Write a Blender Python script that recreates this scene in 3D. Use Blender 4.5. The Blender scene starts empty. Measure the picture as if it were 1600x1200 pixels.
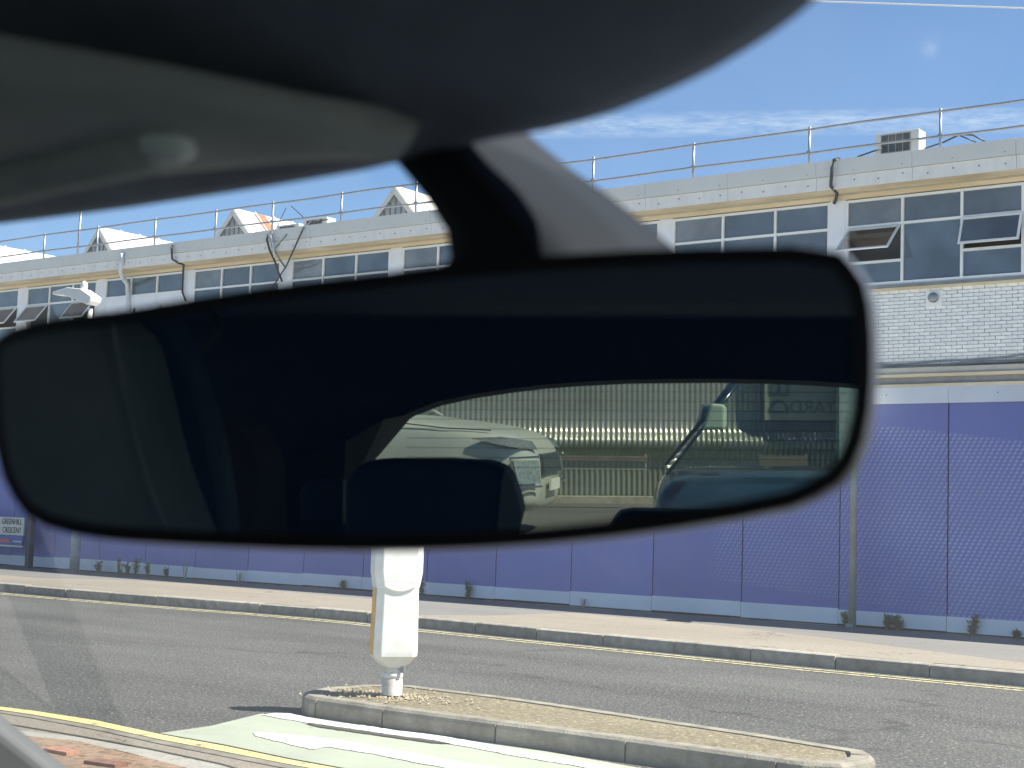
import bpy, bmesh, math, random
from mathutils import Vector, Matrix, noise
random.seed(7)
SC = bpy.context.scene
COL = SC.collection
rad = math.radians

# ------------------------------------------------------------------ camera
FPX, PW, PH = 2400.0, 1600, 1200          # focal length in photo pixels
EYE = Vector((0.0, 0.0, 1.25))
YAW, PITCH, ROLL = rad(37.031), math.atan(218/2400), 0.034
fw = Vector((-math.sin(YAW)*math.cos(PITCH), math.cos(YAW)*math.cos(PITCH), math.sin(PITCH)))
r0 = Vector((math.cos(YAW), math.sin(YAW), 0)); u0 = r0.cross(fw)
RT = r0*math.cos(ROLL) + u0*math.sin(ROLL)
UP = u0*math.cos(ROLL) - r0*math.sin(ROLL)
cd = bpy.data.cameras.new('camera'); cam = bpy.data.objects.new('camera', cd); COL.objects.link(cam)
cam.matrix_world = Matrix(((RT.x, UP.x, -fw.x, EYE.x), (RT.y, UP.y, -fw.y, EYE.y), (RT.z, UP.z, -fw.z, EYE.z), (0, 0, 0, 1)))
cd.sensor_width = 36; cd.lens = 54; cd.clip_start = 0.02; cd.clip_end = 2000
cd.dof.use_dof = True; cd.dof.focus_distance = 19; cd.dof.aperture_fstop = 14
SC.camera = cam

# ------------------------------------------------------------------ light
SUN_AZ = Vector((.87, .49, 0)).normalized(); SUN_EL = rad(52)
W = bpy.data.worlds.new('World'); SC.world = W; W.use_nodes = True
wn, wl = W.node_tree.nodes, W.node_tree.links
wn.clear()
sky = wn.new('ShaderNodeTexSky'); sky.sky_type = 'NISHITA'; sky.sun_disc = False
sky.sun_elevation = SUN_EL; sky.sun_rotation = math.atan2(SUN_AZ.x, SUN_AZ.y)
sky.air_density = .9; sky.dust_density = 0.0; sky.ozone_density = 5.2
bg = wn.new('ShaderNodeBackground'); bg.inputs[1].default_value = 0.067
wo = wn.new('ShaderNodeOutputWorld')
sun_d = bpy.data.lights.new('sun', 'SUN'); sun_d.energy = 4.4; sun_d.angle = rad(.53); sun_d.color = (1, .95, .87)
sun = bpy.data.objects.new('sun', sun_d); COL.objects.link(sun)
sdir = Vector((SUN_AZ.x*math.cos(SUN_EL), SUN_AZ.y*math.cos(SUN_EL), math.sin(SUN_EL)))
sun.rotation_euler = sdir.to_track_quat('Z', 'Y').to_euler()
SC.view_settings.view_transform = 'Standard'; SC.view_settings.look = 'None'
SC.view_settings.gamma = 1; SC.view_settings.use_curve_mapping = False
SC.view_settings.exposure = 1.33
SC.cycles.max_bounces = 10; SC.cycles.transparent_max_bounces = 24; SC.cycles.glossy_bounces = 6

def ray(px, py):
    return (fw*FPX + RT*(px-800) - UP*(py-600)).normalized()
def G(px, py, z=0.0):
    d = ray(px, py); return EYE + d*((z-EYE.z)/d.z)
def PY(px, py, Y):
    d = ray(px, py); return EYE + d*(Y/d.y)
def PD(px, py, D):                        # at forward distance D
    d = ray(px, py); return EYE + d*(D/d.dot(fw))
def FX(px, z, Y):
    py = 500.0
    for _ in range(12):
        q, q2 = PY(px, py, Y).z, PY(px, py+1, Y).z
        py -= (q-z)/(q2-q)
    return PY(px, py, Y).x
# mirror plane: the ray through (950,635) leaves it straight back along the car
c0 = ray(950, 635); MN = (Vector((0, -1, 0)) - c0).normalized(); MP = PD(680, 625, .45)
def MM(px, py, back=0.0):
    d = ray(px, py); o = MP - MN*back
    return EYE + d*((o-EYE).dot(MN)/d.dot(MN))
def RM(px, py, Y=None, z=None):           # what the mirror shows at a pixel
    p = MM(px, py); d = ray(px, py); r = d - MN*(2*d.dot(MN))
    t = (Y-p.y)/r.y if Y is not None else (z-p.z)/r.z
    return p + r*t

# sky with thin contrails
def wnode(t, **k):
    n = wn.new(t)
    for a, b in k.items(): setattr(n, a, b)
    return n
def wmath(op, a, b=None, c=None):
    n = wnode('ShaderNodeMath', operation=op)
    for i, v in enumerate((a, b, c)):
        if v is None: continue
        if isinstance(v, (int, float)): n.inputs[i].default_value = v
        else: wl.new(v, n.inputs[i])
    return n.outputs[0]
tc = wnode('ShaderNodeTexCoord')
def wdot(v):
    n = wnode('ShaderNodeVectorMath', operation='DOT_PRODUCT'); wl.new(tc.outputs['Generated'], n.inputs[0]); n.inputs[1].default_value = v
    return n.outputs['Value']
band_n = ray(820, 198).cross(ray(1600, 187)).normalized()
dist = wmath('ABSOLUTE', wdot(band_n))
mapn = wnode('ShaderNodeMapping'); mapn.inputs['Scale'].default_value = (50, 50, 260); wl.new(tc.outputs['Generated'], mapn.inputs[0])
nz = wnode('ShaderNodeTexNoise'); nz.inputs['Scale'].default_value = 1.0; nz.inputs['Detail'].default_value = 6; nz.inputs['Roughness'].default_value = .7
wl.new(mapn.outputs[0], nz.inputs['Vector'])
nz2 = wnode('ShaderNodeTexNoise'); nz2.inputs['Scale'].default_value = 9; nz2.inputs['Detail'].default_value = 4; wl.new(tc.outputs['Generated'], nz2.inputs['Vector'])
m = wmath('SUBTRACT', 1.0, wmath('DIVIDE', dist, .0085)); m = wmath('MAXIMUM', m, 0.0)
m = wmath('MULTIPLY', wmath('POWER', m, .6), wmath('MULTIPLY', wmath('MAXIMUM', wmath('SUBTRACT', nz.outputs['Fac'], .34), 0.0), 1.5))
m2 = wmath('MAXIMUM', wmath('SUBTRACT', nz2.outputs['Fac'], .52), 0.0)
low = wmath('MAXIMUM', wmath('SUBTRACT', 1.0, wmath('MULTIPLY', wmath('ABSOLUTE', wmath('SUBTRACT', wdot((0, 0, 1)), .17)), 11.0)), 0.0)
m = wmath('MINIMUM', wmath('ADD', m, wmath('MULTIPLY', wmath('MULTIPLY', m2, low), .8)), .85)
mix = wnode('ShaderNodeMixRGB'); wl.new(m, mix.inputs[0]); wl.new(sky.outputs[0], mix.inputs[1]); mix.inputs[2].default_value = (5.5, 6.2, 7.0, 1)
wl.new(mix.outputs[0], bg.inputs[0]); wl.new(bg.outputs[0], wo.inputs[0])

# ------------------------------------------------------------------ materials
def new_mat(name):
    m = bpy.data.materials.new(name); m.use_nodes = True
    n = m.node_tree.nodes; l = m.node_tree.links
    return m, n, l, n['Principled BSDF']
def mat(name, col, rough=.6, metal=0, var=.12, scale=6, bump=0, bscale=None, spec=.5, col2=None, detail=5, obj_coords=True, rand=0, stretch=None):
    m, n, l, b = new_mat(name)
    tc = n.new('ShaderNodeTexCoord'); nz = n.new('ShaderNodeTexNoise')
    nz.inputs['Scale'].default_value = scale; nz.inputs['Detail'].default_value = detail; nz.inputs['Roughness'].default_value = .6
    src = tc.outputs['Object']
    if stretch:
        mp = n.new('ShaderNodeMapping'); mp.inputs['Scale'].default_value = stretch; l.new(src, mp.inputs[0]); src = mp.outputs[0]
    l.new(src, nz.inputs['Vector'])
    rp = n.new('ShaderNodeValToRGB'); l.new(nz.outputs['Fac'], rp.inputs[0])
    rp.color_ramp.elements[0].position = .32; rp.color_ramp.elements[1].position = .68
    c2 = col2 or tuple(min(1, c*(1+var)) for c in col)
    c1 = tuple(c*(1-var) for c in col) if not col2 else col
    rp.color_ramp.elements[0].color = (*c1, 1); rp.color_ramp.elements[1].color = (*c2, 1)
    out = rp.outputs[0]
    if rand:
        oi = n.new('ShaderNodeObjectInfo'); mr = n.new('ShaderNodeMapRange'); mr.inputs[3].default_value = 1-rand; mr.inputs[4].default_value = 1+rand
        l.new(oi.outputs['Random'], mr.inputs[0]); vm = n.new('ShaderNodeVectorMath'); vm.operation = 'SCALE'
        l.new(out, vm.inputs[0]); l.new(mr.outputs[0], vm.inputs['Scale']); out = vm.outputs[0]
    l.new(out, b.inputs['Base Color'])
    b.inputs['Roughness'].default_value = rough; b.inputs['Metallic'].default_value = metal; b.inputs['Specular IOR Level'].default_value = spec
    if bump:
        nb = n.new('ShaderNodeTexNoise'); nb.inputs['Scale'].default_value = bscale or scale*6; nb.inputs['Detail'].default_value = 4
        l.new(tc.outputs['Object'], nb.inputs['Vector'])
        bp = n.new('ShaderNodeBump'); bp.inputs['Strength'].default_value = bump; bp.inputs['Distance'].default_value = .01
        l.new(nb.outputs['Fac'], bp.inputs['Height']); l.new(bp.outputs[0], b.inputs['Normal'])
    return m

def granular(name, base, speck, dark, scale=90, patch=.5, cracks=0.0, crack_scale=.5, amount=.5):
    """tarmac-like: fine light and dark chips on a slowly varying base, optional cracks"""
    m, n, l, b = new_mat(name)
    tc = n.new('ShaderNodeTexCoord')
    def N(sc, det=3, r=.6, st=None):
        x = n.new('ShaderNodeTexNoise'); x.inputs['Scale'].default_value = sc; x.inputs['Detail'].default_value = det; x.inputs['Roughness'].default_value = r
        if st:
            mp = n.new('ShaderNodeMapping'); mp.inputs['Scale'].default_value = st; l.new(tc.outputs['Object'], mp.inputs[0]); l.new(mp.outputs[0], x.inputs['Vector'])
        else: l.new(tc.outputs['Object'], x.inputs['Vector'])
        return x.outputs['Fac']
    def MX(fac, a, bb):
        x = n.new('ShaderNodeMixRGB'); l.new(fac, x.inputs[0])
        for i, v in ((1, a), (2, bb)):
            if isinstance(v, tuple): x.inputs[i].default_value = (*v, 1)
            else: l.new(v, x.inputs[i])
        return x.outputs[0]
    def R(f, lo, hi, o0=0, o1=1):
        x = n.new('ShaderNodeMapRange'); l.new(f, x.inputs[0]); x.inputs[1].default_value = lo; x.inputs[2].default_value = hi
        x.inputs[3].default_value = o0; x.inputs[4].default_value = o1; return x.outputs[0]
    c = MX(R(N(.7, 5, .6, (.35, 1, 1)), .35, .65), tuple(v*(1-.3*patch) for v in base), tuple(v*(1+.35*patch) for v in base))
    c = MX(R(N(scale, 3), .5, .74, 0, amount), c, speck)
    c = MX(R(N(scale*.8, 3), .5, .3, 0, amount), c, dark)
    c = MX(R(N(scale*.22, 4), .60, .78, 0, amount*.8), c, dark)
    vv = n.new('ShaderNodeTexVoronoi'); vv.inputs['Scale'].default_value = scale*.25; l.new(tc.outputs['Object'], vv.inputs['Vector'])
    c = MX(R(vv.outputs['Distance'], .12, .06, 0, .6), c, tuple(min(1, v*1.4) for v in speck))
    if cracks:
        wv = n.new('ShaderNodeTexVoronoi'); wv.feature = 'DISTANCE_TO_EDGE'; wv.inputs['Scale'].default_value = crack_scale
        dn = n.new('ShaderNodeTexNoise'); dn.inputs['Scale'].default_value = 2.2; dn.inputs['Detail'].default_value = 6; l.new(tc.outputs['Object'], dn.inputs['Vector'])
        va = n.new('ShaderNodeVectorMath'); va.operation = 'ADD'; l.new(tc.outputs['Object'], va.inputs[0]); l.new(dn.outputs['Color'], va.inputs[1]); l.new(va.outputs[0], wv.inputs['Vector'])
        mm = n.new('ShaderNodeMath'); mm.operation = 'MULTIPLY'; l.new(R(wv.outputs['Distance'], .012, .004, 0, cracks), mm.inputs[0]); l.new(R(N(1.3, 3), .45, .6), mm.inputs[1])
        c = MX(mm.outputs[0], c, tuple(v*.35 for v in base))
    l.new(c, b.inputs['Base Color']); b.inputs['Roughness'].default_value = .85; b.inputs['Specular IOR Level'].default_value = .35
    bp = n.new('ShaderNodeBump'); bp.inputs['Strength'].default_value = .6; bp.inputs['Distance'].default_value = .006
    l.new(N(scale, 3), bp.inputs['Height']); l.new(bp.outputs[0], b.inputs['Normal'])
    return m

def worn_paint(name, col, under, wear=.5, scale=14):
    m, n, l, b = new_mat(name)
    tc = n.new('ShaderNodeTexCoord')
    a = n.new('ShaderNodeTexNoise'); a.inputs['Scale'].default_value = scale; a.inputs['Detail'].default_value = 8; a.inputs['Roughness'].default_value = .75; l.new(tc.outputs['Object'], a.inputs['Vector'])
    r = n.new('ShaderNodeMapRange'); r.inputs[1].default_value = .30+.32*wear; r.inputs[2].default_value = .24+.30*wear; l.new(a.outputs['Fac'], r.inputs[0])
    x = n.new('ShaderNodeMixRGB'); l.new(r.outputs[0], x.inputs[0]); x.inputs[1].default_value = (*col, 1); x.inputs[2].default_value = (*under, 1)
    a2 = n.new('ShaderNodeTexNoise'); a2.inputs['Scale'].default_value = 3; a2.inputs['Detail'].default_value = 5; l.new(tc.outputs['Object'], a2.inputs['Vector'])
    r2 = n.new('ShaderNodeMapRange'); r2.inputs[3].default_value = .8; r2.inputs[4].default_value = 1.15; l.new(a2.outputs['Fac'], r2.inputs[0])
    vm = n.new('ShaderNodeVectorMath'); vm.operation = 'SCALE'; l.new(x.outputs[0], vm.inputs[0]); l.new(r2.outputs[0], vm.inputs['Scale'])
    l.new(vm.outputs[0], b.inputs['Base Color']); b.inputs['Roughness'].default_value = .7
    return m

def thin_glass(name, fac=.1, tint=(1, 1, 1), dirt=0.0, rough=0.0, lines=0.0):
    """a thin pane: see-through tint, mirror-like reflection rising at grazing angles, a little dust"""
    m = bpy.data.materials.new(name); m.use_nodes = True; n = m.node_tree.nodes; l = m.node_tree.links; n.clear()
    o = n.new('ShaderNodeOutputMaterial'); t = n.new('ShaderNodeBsdfTransparent'); t.inputs[0].default_value = (*tint, 1)
    g = n.new('ShaderNodeBsdfGlossy'); g.inputs['Roughness'].default_value = rough
    ge = n.new('ShaderNodeNewGeometry'); dp = n.new('ShaderNodeVectorMath'); dp.operation = 'DOT_PRODUCT'
    l.new(ge.outputs['Normal'], dp.inputs[0]); l.new(ge.outputs['Incoming'], dp.inputs[1])
    def mt(op, a, b=0.0):
        x = n.new('ShaderNodeMath'); x.operation = op; x.use_clamp = op == 'MULTIPLY_CL'
        for i, v in enumerate((a, b)):
            if isinstance(v, (int, float)): x.inputs[i].default_value = v
            else: l.new(v, x.inputs[i])
        return x.outputs[0]
    f5 = mt('POWER', mt('MAXIMUM', mt('SUBTRACT', 1.0, mt('ABSOLUTE', dp.outputs['Value'])), 0.0), 5.0)
    fr_ = mt('ADD', mt('MULTIPLY', f5, .96), .04)
    mu = n.new('ShaderNodeMath'); mu.operation = 'MULTIPLY'; mu.inputs[1].default_value = fac*10; l.new(fr_, mu.inputs[0]); mu.use_clamp = True
    s = n.new('ShaderNodeMixShader'); l.new(mu.outputs[0], s.inputs[0]); l.new(t.outputs[0], s.inputs[1]); l.new(g.outputs[0], s.inputs[2])
    out = s.outputs[0]
    if dirt:
        tc = n.new('ShaderNodeTexCoord'); nz = n.new('ShaderNodeTexNoise'); nz.inputs['Scale'].default_value = 7; nz.inputs['Detail'].default_value = 8; nz.inputs['Roughness'].default_value = .7
        l.new(tc.outputs['Object'], nz.inputs['Vector'])
        r = n.new('ShaderNodeMapRange'); r.inputs[1].default_value = .35; r.inputs[2].default_value = .75; r.inputs[3].default_value = dirt*.5; r.inputs[4].default_value = dirt*1.7; l.new(nz.outputs['Fac'], r.inputs[0])
        tr = n.new('ShaderNodeBsdfTranslucent'); tr.inputs[0].default_value = (.8, .8, .78, 1)
        s2 = n.new('ShaderNodeMixShader'); l.new(r.outputs[0], s2.inputs[0]); l.new(out, s2.inputs[1]); l.new(tr.outputs[0], s2.inputs[2]); out = s2.outputs[0]
    l.new(out, o.inputs[0]); return m

M = {}
M['ground'] = granular('ground_dirt', (.16, .15, .13), (.25, .23, .2), (.08, .08, .07), 40)
M['asphalt'] = granular('asphalt', (.080, .079, .072), (.38, .37, .33), (.028, .028, .028), 46, .95, .5, .16, .8)
M['path'] = granular('old_tarmac_footway', (.20, .19, .175), (.33, .31, .28), (.12, .115, .105), 75, .35, .4, .8)
M['pink'] = granular('pink_tarmac', (.27, .235, .185), (.52, .46, .38), (.15, .13, .10), 55, .3, .7, .6)
M['kerb'] = mat('kerb_concrete', (.27, .24, .19), .85, col2=(.44, .40, .33), scale=9, bump=.5, bscale=70, rand=.12)
M['kerb_dark'] = mat('kerb_concrete_stained', (.20, .18, .145), .85, col2=(.36, .33, .26), scale=7, bump=.5, bscale=70, rand=.1)
M['joint'] = mat('joint_dirt', (.07, .065, .055), .95)
M['island_top'] = granular('mossy_concrete', (.21, .175, .11), (.55, .48, .34), (.11, .095, .06), 34, .9, .6, 1.2, .75)
M['green'] = worn_paint('green_surfacing', (.42, .45, .345), (.28, .28, .24), .30, 9)
M['whiteline'] = worn_paint('white_road_paint', (.82, .82, .78), (.22, .22, .2), .36, 12)
M['yellow'] = worn_paint('yellow_road_paint', (.76, .64, .27), (.25, .22, .15), .45, 10)
M['yellow2'] = worn_paint('faded_yellow_road_paint', (.66, .57, .31), (.18, .17, .14), .62, 14)
M['stain'] = mat('gravel_grit', (.45, .37, .25), .95, col2=(.62, .53, .38), scale=30, rand=.2)
M['conc'] = granular('pale_concrete', (.36, .34, .29), (.52, .49, .42), (.22, .2, .17), 45, .5, .8, 1.0)
M['brickdirt'] = granular('earthy_brick', (.26, .18, .12), (.52, .30, .20), (.10, .085, .05), 26, 1.0, .5, 2.0, .8)

# hoarding: purple-blue vinyl, with a dotted windscreen reflection painted into part of it
def hoarding_mat():
    m, n, l, b = new_mat('purple_hoarding_painted_reflection')
    geo = n.new('ShaderNodeNewGeometry'); sx = n.new('ShaderNodeSeparateXYZ'); l.new(geo.outputs['Position'], sx.inputs[0])
    def mt(op, *a):
        x = n.new('ShaderNodeMath'); x.operation = op
        for i, v in enumerate(a):
            if isinstance(v, (int, float)): x.inputs[i].default_value = v
            else: l.new(v, x.inputs[i])
        return x.outputs[0]
    X, Z = sx.outputs[0], sx.outputs[2]
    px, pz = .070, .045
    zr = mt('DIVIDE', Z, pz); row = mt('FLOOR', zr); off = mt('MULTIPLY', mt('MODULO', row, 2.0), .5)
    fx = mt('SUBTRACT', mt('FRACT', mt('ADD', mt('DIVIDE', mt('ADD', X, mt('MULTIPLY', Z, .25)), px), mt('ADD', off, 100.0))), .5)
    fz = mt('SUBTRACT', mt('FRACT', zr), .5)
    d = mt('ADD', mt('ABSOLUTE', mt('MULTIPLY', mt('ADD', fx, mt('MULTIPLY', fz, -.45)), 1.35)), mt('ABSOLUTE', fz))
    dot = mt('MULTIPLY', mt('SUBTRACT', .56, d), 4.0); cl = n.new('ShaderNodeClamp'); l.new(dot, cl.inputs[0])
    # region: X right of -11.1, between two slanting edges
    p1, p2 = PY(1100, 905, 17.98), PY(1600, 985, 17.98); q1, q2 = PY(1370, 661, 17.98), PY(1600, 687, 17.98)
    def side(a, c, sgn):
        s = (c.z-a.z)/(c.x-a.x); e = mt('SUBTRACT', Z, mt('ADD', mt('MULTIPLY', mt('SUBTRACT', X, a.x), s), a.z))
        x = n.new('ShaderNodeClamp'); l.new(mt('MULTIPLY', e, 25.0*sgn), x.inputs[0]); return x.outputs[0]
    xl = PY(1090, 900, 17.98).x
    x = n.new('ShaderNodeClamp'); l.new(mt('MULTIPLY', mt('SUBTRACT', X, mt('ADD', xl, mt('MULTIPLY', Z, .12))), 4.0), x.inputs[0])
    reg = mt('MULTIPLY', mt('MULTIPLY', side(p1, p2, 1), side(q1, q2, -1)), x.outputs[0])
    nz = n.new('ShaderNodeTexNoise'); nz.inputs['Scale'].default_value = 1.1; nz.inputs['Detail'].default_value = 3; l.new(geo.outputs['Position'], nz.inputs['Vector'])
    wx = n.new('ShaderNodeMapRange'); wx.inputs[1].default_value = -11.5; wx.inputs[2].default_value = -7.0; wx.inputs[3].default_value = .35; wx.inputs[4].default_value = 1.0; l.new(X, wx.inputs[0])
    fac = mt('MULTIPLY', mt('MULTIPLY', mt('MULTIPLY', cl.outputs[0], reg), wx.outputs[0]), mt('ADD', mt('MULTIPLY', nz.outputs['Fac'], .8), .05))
    c1 = n.new('ShaderNodeMixRGB'); l.new(nz.outputs['Fac'], c1.inputs[0]); c1.inputs[1].default_value = (.135, .165, .46, 1); c1.inputs[2].default_value = (.175, .215, .56, 1)
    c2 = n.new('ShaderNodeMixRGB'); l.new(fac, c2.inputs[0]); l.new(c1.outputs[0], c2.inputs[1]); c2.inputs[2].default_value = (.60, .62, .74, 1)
    oi = n.new('ShaderNodeObjectInfo'); mr = n.new('ShaderNodeMapRange'); mr.inputs[3].default_value = .93; mr.inputs[4].default_value = 1.07; l.new(oi.outputs['Random'], mr.inputs[0])
    mp = n.new('ShaderNodeMapping'); mp.inputs['Scale'].default_value = (9, 1, .8); l.new(geo.outputs['Position'], mp.inputs[0])
    st = n.new('ShaderNodeTexNoise'); st.inputs['Scale'].default_value = 1; st.inputs['Detail'].default_value = 6; st.inputs['Roughness'].default_value = .7; l.new(mp.outputs[0], st.inputs['Vector'])
    sf = n.new('ShaderNodeMapRange'); sf.inputs[1].default_value = .45; sf.inputs[2].default_value = .8; sf.inputs[4].default_value = .35; l.new(st.outputs['Fac'], sf.inputs[0])
    sp = n.new('ShaderNodeTexVoronoi'); sp.inputs['Scale'].default_value = 2.6; l.new(geo.outputs['Position'], sp.inputs['Vector'])
    sq = n.new('ShaderNodeMapRange'); sq.inputs[1].default_value = .09; sq.inputs[2].default_value = .05; sq.inputs[4].default_value = .5; l.new(sp.outputs['Distance'], sq.inputs[0])
    low_ = n.new('ShaderNodeMapRange'); low_.inputs[1].default_value = 1.1; low_.inputs[2].default_value = .3; low_.inputs[4].default_value = .3; l.new(Z, low_.inputs[0])
    dsum = mt('MINIMUM', mt('ADD', mt('ADD', sf.outputs[0], sq.outputs[0]), mt('MULTIPLY', low_.outputs[0], nz.outputs['Fac'])), .8)
    c3 = n.new('ShaderNodeMixRGB'); l.new(dsum, c3.inputs[0]); l.new(c2.outputs[0], c3.inputs[1]); c3.inputs[2].default_value = (.22, .23, .40, 1); c2 = c3
    vm = n.new('ShaderNodeVectorMath'); vm.operation = 'SCALE'; l.new(c2.outputs[0], vm.inputs[0]); l.new(mr.outputs[0], vm.inputs['Scale'])
    l.new(vm.outputs[0], b.inputs['Base Color']); b.inputs['Roughness'].default_value = .5
    return m
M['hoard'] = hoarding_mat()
M['hwhite'] = mat('white_painted_board', (.78, .80, .84), .55, var=.07, scale=1.6)
M['gap'] = mat('dark_gap', (.015, .015, .03), .9)
M['brick'] = mat('white_painted_brick', (.82, .82, .79), .7, var=.12, scale=2.2, bump=.3, bscale=40, rand=.07)
M['mortar'] = mat('painted_mortar', (.72, .72, .69), .9, var=.08, scale=5)
M['fascia'] = mat('grey_metal_fascia', (.62, .62, .59), .5, var=.04, scale=.8)
M['fascia_low'] = mat('pale_weathered_fascia', (.74, .73, .70), .7, var=.06, scale=2.4, stretch=(3, 1, .6))
M['soffit'] = mat('stained_soffit', (.50, .40, .25), .8, col2=(.74, .64, .46), scale=1.6, stretch=(.5, 1, 2))
M['lintel'] = mat('tan_lintel', (.62, .50, .31), .8, col2=(.78, .66, .46), scale=1.4, stretch=(.4, 1, 3))
M['beam'] = mat('concrete_beam', (.42, .40, .35), .85, col2=(.54, .51, .44), scale=1.8)
M['wframe'] = mat('white_window_frame', (.78, .80, .80), .4, var=.05, scale=3)
M['pier'] = mat('white_pier_paint', (.76, .79, .84), .6, var=.05, scale=2)
M['flash'] = mat('grey_sill_flashing', (.20, .22, .23), .5, var=.15, scale=4)
M['galv'] = mat('galvanised_tube', (.34, .35, .37), .4, metal=.7, var=.12, scale=8)
M['whiteroof'] = mat('white_roof_sheet', (.70, .68, .62), .6, var=.1, scale=1.5)
M['gable'] = mat('grey_gable_boards', (.36, .40, .42), .7, var=.1, scale=3)
M['rust'] = mat('rusty_flashing', (.42, .15, .08), .8, var=.3, scale=6)
M['acbody'] = mat('aircon_casing', (.66, .66, .62), .5, var=.06)
M['black'] = mat('black_cable', (.02, .02, .022), .5)
M['darkgrille'] = mat('dark_grille', (.04, .05, .055), .5)
M['pipe'] = mat('white_downpipe', (.62, .65, .68), .45, var=.08)
M['lamp_grey'] = mat('grey_green_post_paint', (.30, .33, .31), .5, var=.14, scale=5)
M['lamp_blue'] = mat('weathered_steel_column', (.30, .36, .40), .55, var=.2, scale=6)
M['darkpost'] = mat('dark_post', (.06, .07, .08), .6)
M['lampwhite'] = mat('white_lamp_housing', (.82, .80, .74), .4, var=.04)
M['bollard'] = mat('white_plastic_shell', (.78, .76, .68), .35, col2=(.90, .90, .86), scale=7)
M['bollard_dirty'] = mat('grubby_white_plastic', (.58, .55, .45), .5, col2=(.82, .80, .74), scale=22)
M['amber'] = mat('amber_reflective_strip', (.85, .45, .08), .35)
M['weed'] = mat('dusty_weed_leaf', (.14, .20, .09), .7, col2=(.25, .30, .16), scale=20, rand=.25)
M['straw'] = mat('dry_grass', (.34, .31, .20), .8, var=.2, rand=.2)
M['signwhite'] = mat('street_sign_white', (.62, .64, .60), .5, var=.05)
M['signblue'] = mat('street_sign_blue', (.06, .12, .36), .5)
M['signred'] = mat('street_sign_red', (.60, .10, .12), .5)
M['ink'] = mat('black_lettering', (.03, .03, .04), .6)
# car
M['trim'] = mat('black_car_trim', (.022, .032, .050), .62, var=.15, scale=30, bump=.15, bscale=500)
M['headliner'] = mat('dark_headliner_cloth', (.20, .235, .29), .95, var=.1, scale=40, bump=.2, bscale=600)
M['visor'] = mat('grey_visor_cloth', (.44, .47, .455), .9, var=.08, scale=20, bump=.2, bscale=600)
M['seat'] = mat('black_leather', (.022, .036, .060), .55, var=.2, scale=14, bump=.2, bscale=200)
M['seat_lit'] = mat('lit_seat_leather', (.17, .19, .185), .6, var=.15, scale=8, bump=.2, bscale=200)  # paler copy of the black leather, the light on it put into the colour
M['stitch'] = mat('grey_stitching', (.22, .24, .24), .8)
M['ctrim'] = mat('grey_pillar_trim', (.17, .175, .165), .7, var=.08)
M['mirrorbody'] = mat('satin_mirror_housing', (.09, .095, .105), .32, var=.08, scale=20, spec=.6)
M['stem'] = mat('satin_stem_plastic', (.020, .024, .031), .75, var=.06, scale=20, spec=.12)
M['bezel'] = mat('black_mirror_bezel', (.006, .007, .010), .35)
M['brownish'] = mat('brown_cloth', (.05, .035, .028), .9)
M['carbody'] = mat('grey_bonnet_paint', (.12, .13, .15), .35)
M['windscreen'] = thin_glass('windscreen_glass', .16, (.96, .985, .97), dirt=.012)
M['sideglass'] = thin_glass('side_window_glass', .16, (.6, .64, .62))
M['rearglass'] = thin_glass('heated_rear_glass', .16, (.90, .90, .78), dirt=.14)
M['dash'] = None
def dash_mat():
    m, n, l, b = new_mat('grained_dashboard')
    tc = n.new('ShaderNodeTexCoord'); v = n.new('ShaderNodeTexVoronoi'); v.inputs['Scale'].default_value = 220; l.new(tc.outputs['Object'], v.inputs['Vector'])
    r = n.new('ShaderNodeValToRGB'); l.new(v.outputs['Distance'], r.inputs[0]); r.color_ramp.elements[0].color = (.085, .085, .083, 1); r.color_ramp.elements[1].color = (.060, .060, .058, 1)
    l.new(r.outputs[0], b.inputs['Base Color']); b.inputs['Roughness'].default_value = .75; return m
M['dash'] = dash_mat()
def mirror_glass_mat():
    m, n, l, b = new_mat('dimmed_mirror_glass')
    df = n.new('ShaderNodeBsdfDiffuse'); df.inputs[0].default_value = (.08, .22, .55, 1); ms = n.new('ShaderNodeMixShader'); ms.inputs[0].default_value = .10
    l.new(b.outputs[0], ms.inputs[1]); l.new(df.outputs[0], ms.inputs[2]); l.new(ms.outputs[0], n['Material Output'].inputs[0])
    b.inputs['Metallic'].default_value = 1; b.inputs['Base Color'].default_value = (.40, .44, .41, 1); b.inputs['Roughness'].default_value = .006
    return m
M['mglass'] = mirror_glass_mat()
def pane_mat(name, col, rough=.03):
    m, n, l, b = new_mat(name)
    tc = n.new('ShaderNodeTexCoord'); nz = n.new('ShaderNodeTexNoise'); nz.inputs['Scale'].default_value = .9; nz.inputs['Detail'].default_value = 3; l.new(tc.outputs['Object'], nz.inputs['Vector'])
    r = n.new('ShaderNodeValToRGB'); l.new(nz.outputs['Fac'], r.inputs[0]); r.color_ramp.elements[0].position = .4; r.color_ramp.elements[1].position = .65
    r.color_ramp.elements[0].color = (*[c*.75 for c in col], 1); r.color_ramp.elements[1].color = (*[c*1.3 for c in col], 1)
    l.new(r.outputs[0], b.inputs['Base Color']); b.inputs['Roughness'].default_value = rough; b.inputs['Specular IOR Level'].default_value = .9
    bp = n.new('ShaderNodeBump'); bp.inputs['Strength'].default_value = .02; bp.inputs['Distance'].default_value = .02; l.new(nz.outputs['Fac'], bp.inputs['Height']); l.new(bp.outputs[0], b.inputs['Normal'])
    return m
M['pane'] = pane_mat('window_pane', (.075, .105, .135))
M['pane_mid'] = pane_mat('window_pane_grey', (.09, .115, .135), .04)
M['pane_curtain'] = pane_mat('window_pane_with_blind', (.16, .18, .19), .05)
M['pane_open'] = thin_glass('open_vent_pane', .14, (.42, .43, .45))
M['silver'] = mat('silver_car_paint', (.56, .58, .52), .25, metal=.35, var=.03, spec=.6)
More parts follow.
